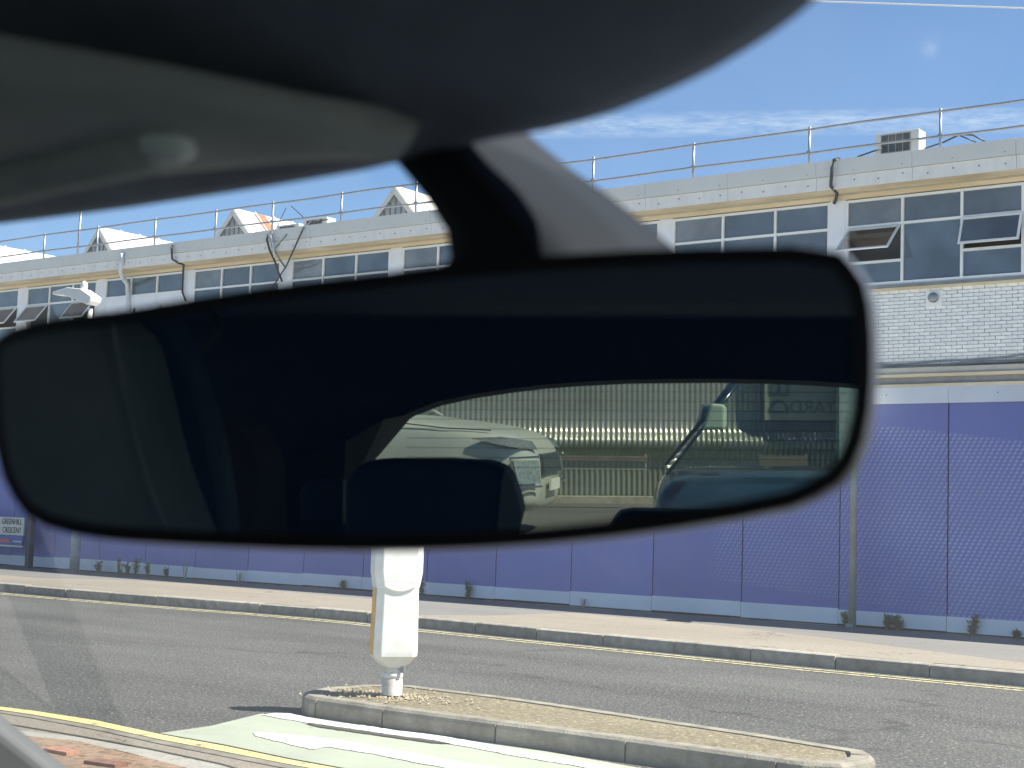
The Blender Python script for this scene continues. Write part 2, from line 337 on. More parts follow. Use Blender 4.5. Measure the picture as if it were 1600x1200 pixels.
M['bluecar'] = mat('dark_blue_car_paint', (.012, .035, .065), .12, var=.1, spec=.9)
M['carglass'] = thin_glass('car_window_glass', .16, (.80, .84, .80))
M['chrome'] = mat('bright_chrome', (.85, .85, .85), .08, metal=1, var=.02)
M['lampglass'] = mat('headlamp_lens', (.34, .36, .35), .08, metal=.6, var=.3, scale=30)
M['tyre'] = mat('tyre_rubber', (.02, .02, .02), .85)
M['corr'] = mat('galvanised_corrugated_sheet', (.34, .34, .30), .27, metal=.5, var=.14, scale=1.2)
M['verge'] = granular('green_verge', (.16, .20, .09), (.30, .33, .17), (.07, .09, .04), 30, .8)
M['signboard'] = mat('yard_sign_board', (.40, .42, .35), .6, var=.06)
M['signletter'] = mat('yard_sign_letters', (.13, .16, .13), .6)
M['paleblue'] = mat('pale_blue_render', (.36, .46, .52), .7)
M['brown'] = mat('brown_boarding', (.20, .165, .12), .8, var=.2)

# ------------------------------------------------------------------ mesh helpers
class MB:
    def __init__(s): s.v, s.f = [], []
    def poly(s, pts):
        b = len(s.v); s.v += [tuple(p) for p in pts]; s.f.append(tuple(range(b, b+len(pts)))); return s
    def box(s, x0, x1, y0, y1, z0, z1):
        b = len(s.v); s.v += [(x, y, z) for z in (z0, z1) for x, y in ((x0, y0), (x1, y0), (x1, y1), (x0, y1))]
        s.f += [tuple(b+i for i in q) for q in ((3, 2, 1, 0), (4, 5, 6, 7), (0, 1, 5, 4), (1, 2, 6, 5), (2, 3, 7, 6), (3, 0, 4, 7))]; return s
    def loft(s, rings, cap=True, closed=True):
        b = len(s.v); n = len(rings[0])
        for r in rings: s.v += [tuple(p) for p in r]
        for i in range(len(rings)-1):
            for j in range(n if closed else n-1):
                k = (j+1) % n; s.f.append((b+i*n+j, b+i*n+k, b+(i+1)*n+k, b+(i+1)*n+j))
        if cap: s.f.append(tuple(b+j for j in range(n))[::-1]); s.f.append(tuple(b+(len(rings)-1)*n+j for j in range(n)))
        return s
    def tube(s, pts, r, n=8):
        pts = [Vector(p) for p in pts]; rings = []
        up = Vector((0, 0, 1))
        for i, p in enumerate(pts):
            t = (pts[min(i+1, len(pts)-1)]-pts[max(i-1, 0)]).normalized()
            a = t.cross(up) if abs(t.dot(up)) < .97 else t.cross(Vector((0, 1, 0)))
            a.normalize(); c = t.cross(a)
            rr = r[i] if isinstance(r, (list, tuple)) else r
            rings.append([p + (a*math.cos(2*math.pi*k/n)+c*math.sin(2*math.pi*k/n))*rr for k in range(n)])
        return s.loft(rings)
    def prism(s, pts, z0, z1):               # polygon in xy extruded in z
        return s.loft([[(p[0], p[1], z0) for p in pts], [(p[0], p[1], z1) for p in pts]])
    def mesh(s, name):
        me = bpy.data.meshes.new(name); me.from_pydata(s.v, [], s.f)
        bm = bmesh.new(); bm.from_mesh(me); bmesh.ops.recalc_face_normals(bm, faces=bm.faces); bm.to_mesh(me); bm.free(); return me
    def build(s, name, m, parent=None, smooth=False, bevel=0, subd=0, **props):
        me = s.mesh(name); me.materials.append(m if not isinstance(m, str) else M[m])
        if smooth:
            for p in me.polygons: p.use_smooth = True
        o = bpy.data.objects.new(name, me); COL.objects.link(o)
        if bevel:
            md = o.modifiers.new('bevel', 'BEVEL'); md.width = bevel; md.segments = 3; md.limit_method = 'ANGLE'
        if subd:
            md = o.modifiers.new('subdivision', 'SUBSURF'); md.levels = subd; md.render_levels = subd
        if parent: adopt(o, parent)
        for k, v in props.items(): o[k] = v
        return o
WM = {}
def adopt(o, parent):
    o.parent = parent; w = Matrix.Identity(4); p = parent
    w = Matrix.Translation(p.location) if p.parent is None else Matrix.Translation(root_of(p).location)
    o.matrix_parent_inverse = w.inverted() if p.parent is None else Matrix.Identity(4)
def root_of(o):
    while o.parent: o = o.parent
    return o
def thing(name, loc, label, cat, group=None):
    o = bpy.data.objects.new(name, None); COL.objects.link(o); o.location = loc; o.empty_display_size = .1
    o['label'] = label; o['category'] = cat
    if group: o['group'] = group
    return o
def inst(src, name, loc_off, parent, rot=None, scale=None):
    """another object on shared mesh data, moved by loc_off in world axes"""
    o = bpy.data.objects.new(name, src.data if not isinstance(src, bpy.types.Mesh) else src); COL.objects.link(o)
    o.location = loc_off
    if rot: o.rotation_euler = rot
    if scale: o.scale = scale
    adopt(o, parent); return o
def copy_tree(o, off, parent=None):
    c = o.copy(); COL.objects.link(c)
    if parent: c.parent = parent
    else: c.location = o.location + Vector(off)
    for ch in list(o.children): copy_tree(ch, off, c)
    return c
def text(name, s, size, loc, rot, m, parent, sx=1.0, ex=.002, label=None):
    cu = bpy.data.curves.new(name, 'FONT'); cu.body = s; cu.size = size; cu.extrude = ex; cu.align_x = 'CENTER'; cu.align_y = 'CENTER'; cu.resolution_u = 3
    t = bpy.data.objects.new(name, cu); COL.objects.link(t); bpy.context.view_layer.update()
    me = bpy.data.meshes.new_from_object(t.evaluated_get(bpy.context.evaluated_depsgraph_get())); bpy.data.objects.remove(t)
    me.materials.append(M[m]) if not me.materials else None
    o = bpy.data.objects.new(name, me); COL.objects.link(o); o.location = loc; o.rotation_euler = rot; o.scale = (sx, 1, 1)
    o.data.materials.clear(); o.data.materials.append(M[m]); adopt(o, parent); return o

def offset_line(pts, d):
    out = []
    for i, p in enumerate(pts):
        a, b = pts[max(i-1, 0)], pts[min(i+1, len(pts)-1)]
        t = (Vector((b[0]-a[0], b[1]-a[1]))).normalized(); out.append((p[0]-t.y*d, p[1]+t.x*d))
    return out
def ribbon(pts, d0, d1, z):
    a, b = offset_line(pts, d0), offset_line(pts, d1); mb = MB()
    for i in range(len(pts)-1):
        mb.poly([(a[i][0], a[i][1], z), (a[i+1][0], a[i+1][1], z), (b[i+1][0], b[i+1][1], z), (b[i][0], b[i][1], z)])
    return mb
def resample(pts, step):
    out = [Vector(pts[0])]; acc = 0
    for i in range(len(pts)-1):
        a, b = Vector(pts[i]), Vector(pts[i+1]); L = (b-a).length; t = step-acc
        while t <= L:
            out.append(a+(b-a)*(t/L)); t += step
        acc = L-(t-step)
    return out
def G2(px, py, z=0.0): p = G(px, py, z); return (p.x, p.y)
def kerb_stones(pts, length, width, z0, z1, m, parent, gap=.012):
    s = resample(pts, length)
    k = 0
    for i in range(len(s)-1):
        a, b = s[i], s[i+1]; t = (b-a).normalized(); nn = Vector((-t.y, t.x)); a = a+t*gap*.5; b = b-t*gap*.5
        dz = random.uniform(-.006, .006); dn = random.uniform(-.006, .006)
        mb = MB(); rings = []
        for q in (a, b):
            c = q + nn*dn; rings.append([(c.x, c.y, z0), (c.x+nn.x*.004, c.y+nn.y*.004, z1-.035+dz), (c.x+nn.x*.012, c.y+nn.y*.012, z1-.012+dz), (c.x+nn.x*.035, c.y+nn.y*.035, z1+dz), (c.x+nn.x*width, c.y+nn.y*width, z1+dz), (c.x+nn.x*width, c.y+nn.y*width, z0)])
        mb.loft(rings); mb.build('kerb_stone', m, parent)

# ================================================================== GROUND
MB().poly([(-400, -400, -.02), (400, -400, -.02), (400, 400, -.02), (-400, 400, -.02)]).build('ground', 'ground', kind='structure')
kpix = [(0, 925), (100, 933), (200, 942), (300, 950), (400, 957.5), (500, 965), (578, 972.5), (655, 981), (800, 996), (1007, 1016), (1130, 1029), (1263, 1041.5), (1400, 1055), (1600, 1072)]
kl = [G2(*p) for p in kpix]
# smooth the traced line
ks = [(x, sum(kl[j][1] for j in range(max(0, i-1), min(len(kl), i+2)))/len(range(max(0, i-1), min(len(kl), i+2)))) for i, (x, _) in enumerate(kl)]
KL = [(-60, 12.2), (-30, 13.2), (-23, 13.5)] + ks + [(-2, 13.45), (6, 13.4), (40, 13.3)]
# road carriageway up to the far kerb
mb = MB()
for i in range(len(KL)-1):
    mb.poly([(KL[i][0], -30, 0), (KL[i+1][0], -30, 0), (KL[i+1][0], KL[i+1][1]+.05, 0), (KL[i][0], KL[i][1]+.05, 0)])
road = mb.build('road', 'asphalt', kind='structure')
pav_in = offset_line(KL, .13)
mb = MB()
for i in range(len(KL)-1):
    mb.poly([(pav_in[i][0], pav_in[i][1], .118), (pav_in[i+1][0], pav_in[i+1][1], .118), (KL[i+1][0], 30.0, .118), (KL[i][0], 30.0, .118)])
pavement = mb.build('pavement', 'path', kind='structure')
MB().poly([(-70, 18.2, .121), (40, 18.2, .121), (40, 29.95, .121), (-70, 29.95, .121)]).build('yard_bounce_sheet', mat('pale_bounce_surface', (.72, .70, .64), .85), pavement)  # unseen pale sheet, added to bounce sunlight onto the shaded facade
kerb_stones(KL[1:-1], .915, .125, -.02, .125, 'kerb', pavement)
ribbon(KL, .06, .12, .10).build('kerb_joint_bed', 'joint', pavement)
# pink band of tarmac next to the kerb: its inner edge wanders
edge = [(0, 898), (60, 903), (150, 905), (300, 912), (450, 925), (577, 936), (650, 943), (655, 962)]
pk = [G2(x, y, .122) for x, y in edge]
bot = [p for p in offset_line(KL, .13)]
def band_y(x):
    for i in range(len(bot)-1):
        if bot[i][0] <= x <= bot[i+1][0]:
            t = (x-bot[i][0])/(bot[i+1][0]-bot[i][0]); return bot[i][1]*(1-t)+bot[i+1][1]*t
    return 13.6
mb = MB()
pk = [(-50, pk[0][1])] + pk
for i in range(len(pk)-1):
    mb.poly([(pk[i][0], band_y(pk[i][0]), .122), (pk[i+1][0], band_y(pk[i+1][0]), .122), (pk[i+1][0], max(pk[i+1][1], band_y(pk[i+1][0])+.01), .122), (pk[i][0], max(pk[i][1], band_y(pk[i][0])+.01), .122)])
mb.build('pink_tarmac', 'pink', pavement)
ep = [(700, 984), (760, 962), (900, 958), (1100, 975), (1300, 998), (1600, 1036)]
pk2 = [G2(x, y, .122) for x, y in ep[1:]]; pk2 = [(pk2[0][0]-.5, band_y(pk2[0][0]-.5)+.02)] + [p for p in pk2 if p[1] > band_y(p[0])+.02]; pk2 = pk2 + [(6, 14.8), (40, 14.7)]
mb = MB()
for i in range(len(pk2)-1):
    mb.poly([(pk2[i][0], band_y(pk2[i][0])+.004, .1235), (pk2[i+1][0], band_y(pk2[i+1][0])+.004, .1235), (pk2[i+1][0], max(pk2[i+1][1], band_y(pk2[i+1][0])+.02), .1235), (pk2[i][0], max(pk2[i][1], band_y(pk2[i][0])+.02), .1235)])
mb.build('pink_tarmac', 'pink', pavement)
# pale sandy slabs at the right end
sl = [(1300, 1002), (1600, 1040), (1600, 1052), (1340, 1022)]
# grit line along the foot of the hoarding
mb = MB(); x = -34
while x < 6:
    w = random.uniform(.3, 1.4); mb.poly([(x, 17.96, .1225), (x+w, 17.96, .1225), (x+w*.9, 17.96-random.uniform(.02, .12), .1225), (x+w*.1, 17.96-random.uniform(.02, .12), .1225)]); x += w+random.uniform(0, .8)
mb.build('grit', 'stain', pavement, kind='stuff')
# double yellow lines along the far kerb
ribbon([Vector(p) for p in KL], -.27, -.20, .004).build('yellow_line', 'yellow2', road)
ribbon([Vector(p) for p in KL], -.45, -.38, .004).build('yellow_line', 'yellow2', road)

# near corner: yellow edge line, dropped kerb, footway strips (traced on the ground)
def traced(pix, z): return [G(x, y, z) for x, y in pix]
def strip(up_pix, lo_pix, z, name, m, parent):
    a, b = [G(x, y, z) for x, y in up_pix], [G(x, y, z) for x, y in lo_pix]; mb = MB()
    for i in range(len(a)-1): mb.poly([a[i], a[i+1], b[i+1], b[i]])
    return mb.build(name, m, parent)
near = strip([(-260, 1098), (0, 1110), (62, 1120), (150, 1137), (250, 1158), (350, 1181), (422, 1193), (600, 1226), (900, 1290)],
             [(-260, 1500), (0, 1500), (62, 1500), (150, 1500), (250, 1500), (350, 1500), (422, 1500), (600, 1500), (900, 1500)], .012, 'near_pavement', 'pink', None)
near['kind'] = 'structure'
strip([(-200, 1097), (0, 1104), (50, 1110), (150, 1125.5), (250, 1147), (350, 1165), (450, 1186), (560, 1206), (800, 1258)],
      [(-200, 1102), (0, 1109), (50, 1116), (150, 1133.5), (250, 1155), (350, 1174), (450, 1193.5), (560, 1213), (800, 1264)], .006, 'yellow_edge_line', 'yellow', road)
strip([(-200, 1103), (0, 1110), (50, 1117), (150, 1134.5), (250, 1156), (350, 1175), (450, 1194.5), (560, 1214), (800, 1266)],
      [(-200, 1106), (0, 1113.5), (50, 1121.5), (150, 1140), (250, 1162), (350, 1181.5), (450, 1201), (560, 1221), (800, 1272)], .016, 'edging_strip', 'kerb_dark', near)
strip([(0, 1128), (125, 1149), (235, 1169), (344, 1192), (450, 1222)], [(0, 1129.3), (125, 1150.5), (235, 1170.5), (344, 1193.5), (450, 1224)], .016, 'tarmac_joint', 'joint', near)
strip([(-100, 1125), (0, 1137), (125, 1152), (235, 1172), (344, 1195), (450, 1226)], [(-100, 1138), (0, 1146), (125, 1158), (235, 1186), (300, 1203), (380, 1230)], .0165, 'concrete_band', 'conc', near)
strip([(-100, 1137), (0, 1145), (60, 1150), (125, 1157), (235, 1185), (300, 1202), (380, 1229)], [(-100, 1500), (0, 1500), (60, 1500), (125, 1500), (235, 1500), (300, 1500), (380, 1500)], .0165, 'earthy_brick_band', 'brickdirt', near)
# a broken row of orange bricks in it
p0, p1 = G(55, 1174, .0), G(230, 1212, .0); dd = (p1-p0); L = dd.length; ang = math.atan2(dd.y, dd.x)
bm_ = MB().box(-.10, .10, -.045, .045, -.02, .02); bme = bm_.mesh('brick'); bme.materials.append(mat('orange_brick', (.36, .18, .12), .9, var=.4, scale=30, rand=.35))
for k in range(int(L/.22)):
    if k in (2, 5, 6): continue
    q = p0+dd*(k*.22/L); o = bpy.data.objects.new('brick', bme); COL.objects.link(o); adopt(o, near)
    o.location = (q.x+random.uniform(-.01, .01), q.y+random.uniform(-.03, .03), .006+random.uniform(-.006, .008)); o.rotation_euler = (random.uniform(-.05, .05), random.uniform(-.05, .05), ang+random.uniform(-.25, .25))

# green surfacing of the lane between yellow line and island
gp = [(250, 1145.5), (330, 1134), (405, 1115.5), (460, 1117), (600, 1138), (800, 1165), (900, 1182), (1000, 1200), (1200, 1232), (1500, 1290), (1500, 1500), (1000, 1400), (700, 1250), (560, 1204), (450, 1184), (350, 1163)]
MB().poly(traced(gp, .004)).build('green_lane', 'green', road)
wz = lambda pts: [(400+x/4, 1040+y/4) for x, y in pts]
def jag(pix, z, name, m, amp=1.2, parent=road):
    pts = []
    for i in range(len(pix)):
        a, b = pix[i], pix[(i+1) % len(pix)]; n = max(2, int(math.hypot(a[0]-b[0], a[1]-b[1])/7))
        for k in range(n):
            t = k/n; pts.append((a[0]*(1-t)+b[0]*t, a[1]*(1-t)+b[1]*t+random.uniform(-amp, amp)*(0 if k == 0 else .5)))
    return MB().poly(traced(pts, z)).build(name, m, parent)
jag(wz([(25, 305), (110, 296), (220, 300), (330, 325), (480, 350), (700, 378), (900, 408), (1100, 428), (1300, 462), (1600, 520), (2000, 592), (2600, 700), (2600, 730), (2000, 625), (1600, 560), (1400, 522), (1200, 485), (900, 440), (650, 400), (440, 372), (280, 350), (100, 318)]), .008, 'white_line', 'whiteline')
jag(wz([(-20, 415), (200, 428), (520, 462), (800, 515), (1100, 568), (1300, 605), (1700, 665), (1700, 710), (1300, 655), (1000, 605), (700, 545), (450, 507), (340, 522), (250, 500), (0, 440)]), .008, 'white_arrow_marking', 'whiteline')
jag(wz([(280, 352), (430, 374), (640, 400), (900, 438), (1100, 462), (1225, 488), (1100, 482), (850, 446), (600, 412), (400, 384)]), .0095, 'tar_seam', 'joint', .8)

# ================================================================== TRAFFIC ISLAND
isl = thing('traffic_island', G(900, 1140, 0), 'raised kerbed concrete island beside the green lane, white bollard at its left end', 'traffic island')
front = [(-6.98, 7.16), (-6.86, 7.09), (-6.26, 7.06), (-5.3, 7.07), (-4.4, 7.08), (-3.45, 7.06)]
back = [(-3.28, 7.16), (-3.25, 7.45), (-3.42, 7.75), (-4.3, 7.93), (-5.5, 8.10), (-6.1, 8.17), (-6.95, 8.17), (-7.16, 7.93), (-7.2, 7.55), (-7.1, 7.27)]
outline = front+back
def inset(poly, d):
    n = len(poly); out = []
    for i in range(n):
        a, b, c = Vector(poly[i-1]), Vector(poly[i]), Vector(poly[(i+1) % n])
        t = ((b-a).normalized()+(c-b).normalized()).normalized(); out.append((b.x-t.y*d, b.y+t.x*d))
    return out
ins = inset(outline, .13)
MB().prism(ins, -.02, .117).build('island_infill', 'island_top', isl)
# kerb: straight stones and corner stones between given joints
def stone(seg, m='kerb_dark'):
    rings = []; n = len(seg)
    L = [Vector(p) for p in seg]
    for i in range(n):
        a, b = L[max(i-1, 0)], L[min(i+1, n-1)]; t = (b-a).normalized(); nn = Vector((-t.y, t.x)); c = L[i]
        if i == 0: c = c+t*.006
        if i == n-1: c = c-t*.006
        prof = [(0, -.02), (.003, .085), (.010, .108), (.03, .124), (.125, .124), (.125, -.02)]
        rings.append([(c.x+nn.x*w, c.y+nn.y*w, z) for w, z in prof])
    MB().loft(rings).build('kerb_stone', m, isl, smooth=False)
stone([outline[-1], outline[0], outline[1], (-6.80, 7.085)])
xs = [-6.80, -6.22, -5.37, -4.50, -3.60]
def fy(x):
    for i in range(len(front)-1):
        if front[i][0] <= x <= front[i+1][0]: t = (x-front[i][0])/(front[i+1][0]-front[i][0]); return front[i][1]*(1-t)+front[i+1][1]*t
for i in range(4): stone([(xs[i], fy(xs[i])), ((xs[i]+xs[i+1])/2, fy((xs[i]+xs[i+1])/2)+.002), (xs[i+1], fy(xs[i+1]))])
stone([(-3.60, fy(-3.60)), (-3.45, 7.06), (-3.28, 7.16), (-3.25, 7.45), (-3.30, 7.6)])
stone([(-3.30, 7.6), (-3.42, 7.75), (-4.1, 7.89)]); stone([(-4.1, 7.89), (-4.9, 8.01)]); stone([(-4.9, 8.01), (-5.5, 8.10), (-6.0, 8.16)])
stone([(-6.0, 8.16), (-6.1, 8.17), (-6.8, 8.17)]); stone([(-6.8, 8.17), (-6.95, 8.17), (-7.16, 7.93), (-7.2, 7.6)]); stone([(-7.2, 7.6), (-7.2, 7.55), (-7.1, 7.27), outline[-1]][:3])

# gravel round the bollard
BP = Vector((-6.585, 7.56, .118))
mb = MB()
for i in range(520):
    a = random.uniform(0, 2*math.pi); rr = abs(random.gauss(0, .17))+.06; x, y = BP.x+math.cos(a)*rr*1.5+.08*rr, BP.y+math.sin(a)*rr*.9
    s = random.choice((.006, .008, .011, .016)); b = len(mb.v)
    pr = [Vector((random.uniform(.6, 1), 0, 0)), Vector((-random.uniform(.6, 1), .1, 0)), Vector((0, random.uniform(.6, 1), 0)), Vector((0, -random.uniform(.6, 1), 0)), Vector((.1, 0, random.uniform(.5, .9))), Vector((0, 0, -.5))]
    mb.v += [(x+p.x*s, y+p.y*s, .120+p.z*s+s*.3) for p in pr]
    mb.f += [tuple(b+i for i in q) for q in ((0, 2, 4), (2, 1, 4), (1, 3, 4), (3, 0, 4), (2, 0, 5), (1, 2, 5), (3, 1, 5), (0, 3, 5))]
gr = mb.build('gravel', 'stain', None, kind='stuff')

# ================================================================== BOLLARD
bo = thing('traffic_bollard', BP, 'white plastic traffic bollard standing in loose gravel on the island', 'bollard')
camdir = Vector((-BP.x, -BP.y, 0)).normalized(); rgt = Vector((-camdir.y, camdir.x, 0))
fn = (camdir*math.cos(rad(13)) + rgt*math.sin(rad(13))).normalized(); fr = Vector((-fn.y, fn.x, 0))
def bpt(a, b, z): q = BP + fr*a + fn*b; return (q.x, q.y, BP.z+z)
def octo(w, d, c, z, fwd=0): return [bpt(a, b+fwd, z) for a, b in ((-w+c, d), (w-c, d), (w, d-c), (w, -d+c), (w-c, -d), (-w+c, -d), (-w, -d+c), (-w, d-c))]
def circ(r, z, n=24): return [bpt(r*math.cos(2*math.pi*k/n), r*math.sin(2*math.pi*k/n), z) for k in range(n)]
MB().loft([circ(.069, -.02), circ(.070, .012), circ(.067, .02), circ(.067, .112), circ(.061, .124)]).build('pole_base', 'bollard_dirty', bo, smooth=True)
MB().loft([circ(.073, .0), circ(.073, .012), circ(.069, .014)]).build('base_collar', 'black', bo)
MB().loft([circ(.058, .118), circ(.067, .128), circ(.067, .148), circ(.058, .158)]).build('neck_ring', 'bollard', bo, smooth=True)
MB().loft([circ(.060, .158), circ(.063, .165), circ(.058, .20)]).build('neck', 'bollard_dirty', bo, smooth=True)
bq = Vector(bpt(.035, .062, .165)); MB().box(bq.x, bq.x+.03, bq.y, bq.y+.02, bq.z, bq.z+.03).build('bracket', 'galv', bo)
MB().loft([octo(.052, .058, .018, .188), octo(.10, .075, .028, .215), octo(.143, .10, .040, .262), octo(.146, .102, .042, .29), octo(.138, .102, .040, .69), octo(.140, .102, .040, .70)]).build('shell', 'bollard', bo, bevel=.006)
# head with a scalloped lower lip on its front face
MB().loft([octo(.1405, .104, .040, .695), octo(.150, .108, .044, .74), octo(.160, .110, .046, .80), octo(.160, .110, .046, 1.02), octo(.135, .09, .04, 1.07)]).build('head', 'bollard', bo, bevel=.006)
mb = MB(); top = []; low = []
for k in range(13):
    a = -.095+.19*k/12; s = 1-(a/.095)**2
    low.append(a); 
    zlow = .70-.030*s
    mb_r = [bpt(a, .1035, .72), bpt(a, .112, .715), bpt(a, .1135, zlow+.008), bpt(a, .110, zlow), bpt(a, .1030, zlow+.001)]
    top.append(mb_r)
mb.loft(top).build('head_lip', 'bollard', bo, smooth=False)
MB().box(0, 1, 0, 1, 0, 1)
q = [bpt(-.1475, -.03, .27), bpt(-.1475, .052, .27), bpt(-.1415, .052, .685), bpt(-.1415, -.03, .685)]
q2 = [bpt(-.152, -.03, .27), bpt(-.152, .052, .27), bpt(-.146, .052, .685), bpt(-.146, -.03, .685)]
MB().loft([q, q2]).build('reflective_strip', 'amber', bo)

# ================================================================== HOARDING
HY = 18.0
hd = thing('hoarding', (-14, HY, .12), 'long purple site hoarding with white top and bottom boards along the far pavement', 'hoarding')
joints = [-22.84, -21.57, -20.26, -18.96, -17.67, -16.37, -15.07, -13.76, -12.42, -11.07, -9.71, -8.34, -6.94]
x = -22.84
while x > -44: x -= 1.31; joints.insert(0, x)
x = -6.94
while x < 8: x += 1.38; joints.append(x)
MB().box(joints[0], joints[-1], HY+.028, HY+.06, .12, 3.0).build('backing_board', 'gap', hd)
for a, b in zip(joints, joints[1:]):
    dy = random.uniform(-.004, .004)
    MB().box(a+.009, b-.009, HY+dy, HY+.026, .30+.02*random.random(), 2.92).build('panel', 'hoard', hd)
    MB().box(a+.003, b-.003, HY-.02+dy, HY-.006+dy, .135+.02*random.random(), .33+.012*math.sin(a)).build('bottom_board', 'hwhite', hd)
    MB().box(a+.002, b-.002, HY-.022+dy, HY-.006+dy, 2.885, 3.085).build('top_board', 'hwhite', hd)
mb = MB()
for a in joints:
    for zz in (2.99, ):
        mb.box(a+.60, a+.615, HY-.026, HY-.02, zz, zz+.015)
mb.build('screws', 'flash', hd, kind='stuff')

# ================================================================== LAMP POSTS, SIGN
lp = thing('sign_post', (-8.03, 17.72, .12), 'slim grey green post standing against the purple hoarding right of the mirror', 'post')
top = PY(1357, 560, 17.72)
MB().tube([(-8.03, 17.72, .1), (-8.03, 17.72, 2.0), (-8.0, 17.72, 3.12)], [.048, .044, .042], 14).build('pole', 'lamp_grey', lp, smooth=True)
sp_ = Vector((-SUN_AZ.y, SUN_AZ.x, 0)); sc_ = Vector((-8.0, 17.70, 0)); MB().loft([[sc_-sp_*.24+SUN_AZ*.05+Vector((0, 0, z)), sc_+sp_*.24+SUN_AZ*.05+Vector((0, 0, z)), sc_+sp_*.24+SUN_AZ*.065+Vector((0, 0, z)), sc_-sp_*.24+SUN_AZ*.065+Vector((0, 0, z))] for z in (2.72, 3.10)]).build('sign_plate', 'signwhite', lp)
MB().tube([(-8.05, 17.72, .11), (-8.05, 17.72, .17)], .062, 14).build('collar', 'lamp_grey', lp, smooth=True)

sl_ = thing('street_lamp', (-22.95, 17.55, .12), 'tall grey street lamp column with a white lantern, left of the mirror top', 'street lamp')
MB().tube([(-22.95, 17.55, .1), (-22.95, 17.55, 1.2)], .088, 16).build('column_base', 'lamp_blue', sl_, smooth=True)
MB().tube([(-22.95, 17.55, 1.2), (-22.95, 17.55, 1.27), (-22.93, 17.55, 4.9)], [.088, .055, .045], 12).build('column', 'lampwhite', sl_, smooth=True)
h0 = [(-22.78, 5.10), (-22.80, 5.0), (-22.9, 4.95), (-23.2, 5.06), (-23.6, 5.17), (-23.93, 5.20), (-23.93, 5.25), (-23.5, 5.31), (-23.1, 5.26)]
MB().loft([[(x, 17.42, z) for x, z in h0], [(x, 17.38 if 0 else 17.68, z) for x, z in h0]]).build('lantern', 'lampwhite', sl_, bevel=.03)
mb = MB(); mb.tube([(-23.15, 17.55, 5.26), (-23.15, 17.55, 5.34), (-23.15, 17.55, 5.39), (-23.15, 17.55, 5.42)], [.06, .065, .05, .015], 12); mb.build('photocell', 'lampwhite', sl_, smooth=True)

sg = thing('street_name_sign', (-25.000, 17.6, .12), 'white street nameplate reading Greenhill Crescent on dark posts at the left edge', 'sign')
MB().box(-24.520, -24.400, 17.62, 17.72, .12, 1.22).build('post', 'darkpost', sg)
MB().box(-26.350, -26.230, 17.62, 17.72, .12, 1.22).build('post', 'darkpost', sg)
MB().box(-26.350, -24.560, 17.575, 17.60, .72, 1.05).build('plate', 'signwhite', sg)
MB().box(-26.350, -24.560, 17.574, 17.601, .53, .717).build('lower_plate', 'signblue', sg)
MB().box(-26.350, -24.560, 17.573, 17.602, .50, .528).build('plate_edge', 'signwhite', sg)
rot = (rad(90), 0, 0)
text('lettering', 'GREENHILL', .155, (-24.920, 17.571, .965), rot, 'ink', sg, .80)
text('lettering', 'CRESCENT', .155, (-24.910, 17.571, .805), rot, 'ink', sg, .78)
text('lettering', '&', .15, (-25.420, 17.571, .965), rot, 'ink', sg, .8)
MB().box(-25.250, -24.950, 17.570, 17.573, .575, .64).build('red_panel', 'signred', sg)
MB().box(-25.420, -25.300, 17.570, 17.573, .575, .64).build('white_mark', 'signwhite', sg)
MB().box(-24.850, -24.600, 17.570, 17.573, .59, .615).build('white_mark', 'signwhite', sg)

# ================================================================== INDUSTRIAL BUILDING
BY = 30.0
bd = thing('industrial_building', (-25, BY, 0), 'long two storey white industrial building with railed flat roof behind the hoarding', 'building')
bay0 = [-14.22 + 4.085*k for k in range(-9, 4)]
bay0 = sorted([-42.91, -38.92, -34.88, -30.86, -26.78, -22.72, -18.50, -14.22, -10.05, -5.9, -1.8, 2.3] + [-46.95, -51, -55])
XL, XR = -59.0, 6.4
ZT, ZS = 8.34, 6.50
# walls
MB().box(XL, XR, BY+.12, BY+12, 0, 6.40).build('wall', 'mortar', bd)
MB().box(XL, XR, BY+.5, BY+12, 6.40, 8.55).build('inner_wall', 'darkgrille', bd)
MB().box(XL, XR, BY-.02, BY+.5, 8.375, 8.47).build('lintel', 'lintel', bd)
MB().box(XL, XR, BY-.04, BY+.5, 8.472, 8.72).build('beam', 'beam', bd)
# soffit boards
x = XL
while x < XR-.1:
    MB().box(x+.004, min(x+1.9, XR)-.004, 29.43, BY-.05, 8.50+random.uniform(0, .006), 8.53).build('soffit_board', 'soffit', bd); x += 1.9
x = XL; k = 0
while x < XR-.1:
    w = 2.13; e = min(x+w, XR)
    MB().box(x+.004, e-.004, 29.40, 29.425, 8.49, 8.765).build('fascia_board', 'fascia_low', bd)
    MB().box(x+.003, e-.003, 29.36, 29.40, 8.772, 9.10+.01*math.sin(k)).build('fascia_panel', 'fascia', bd); x += w; k += 1
MB().box(XL, XR, 29.41, BY+12, 8.78, 9.06).build('roof', 'beam', bd)
MB().box(XL, XR, 29.425, 29.6, 8.54, 8.76).build('fascia_backing', 'gap', bd)
mb = MB(); x = XL
while x < XR: mb.box(x, x+.03, 29.39, 29.402, 8.62+.03*math.sin(x*7), 8.65+.03*math.sin(x*7)); x += .53
mb.build('fascia_bolts', 'flash', bd, kind='stuff')
mb = MB(); x = XL
while x < XR: mb.box(x, x+.02, 29.352, 29.362, 8.84, 8.86); x += 1.06
mb.build('panel_rivets', 'flash', bd, kind='stuff')
# sill
MB().box(XL, XR, BY-.06, BY+.3, 6.40, 6.465).build('sill_flashing', 'flash', bd)
MB().box(XL, XR, BY-.045, BY+.12, 6.345, 6.398).build('sill_course', 'lintel', bd)
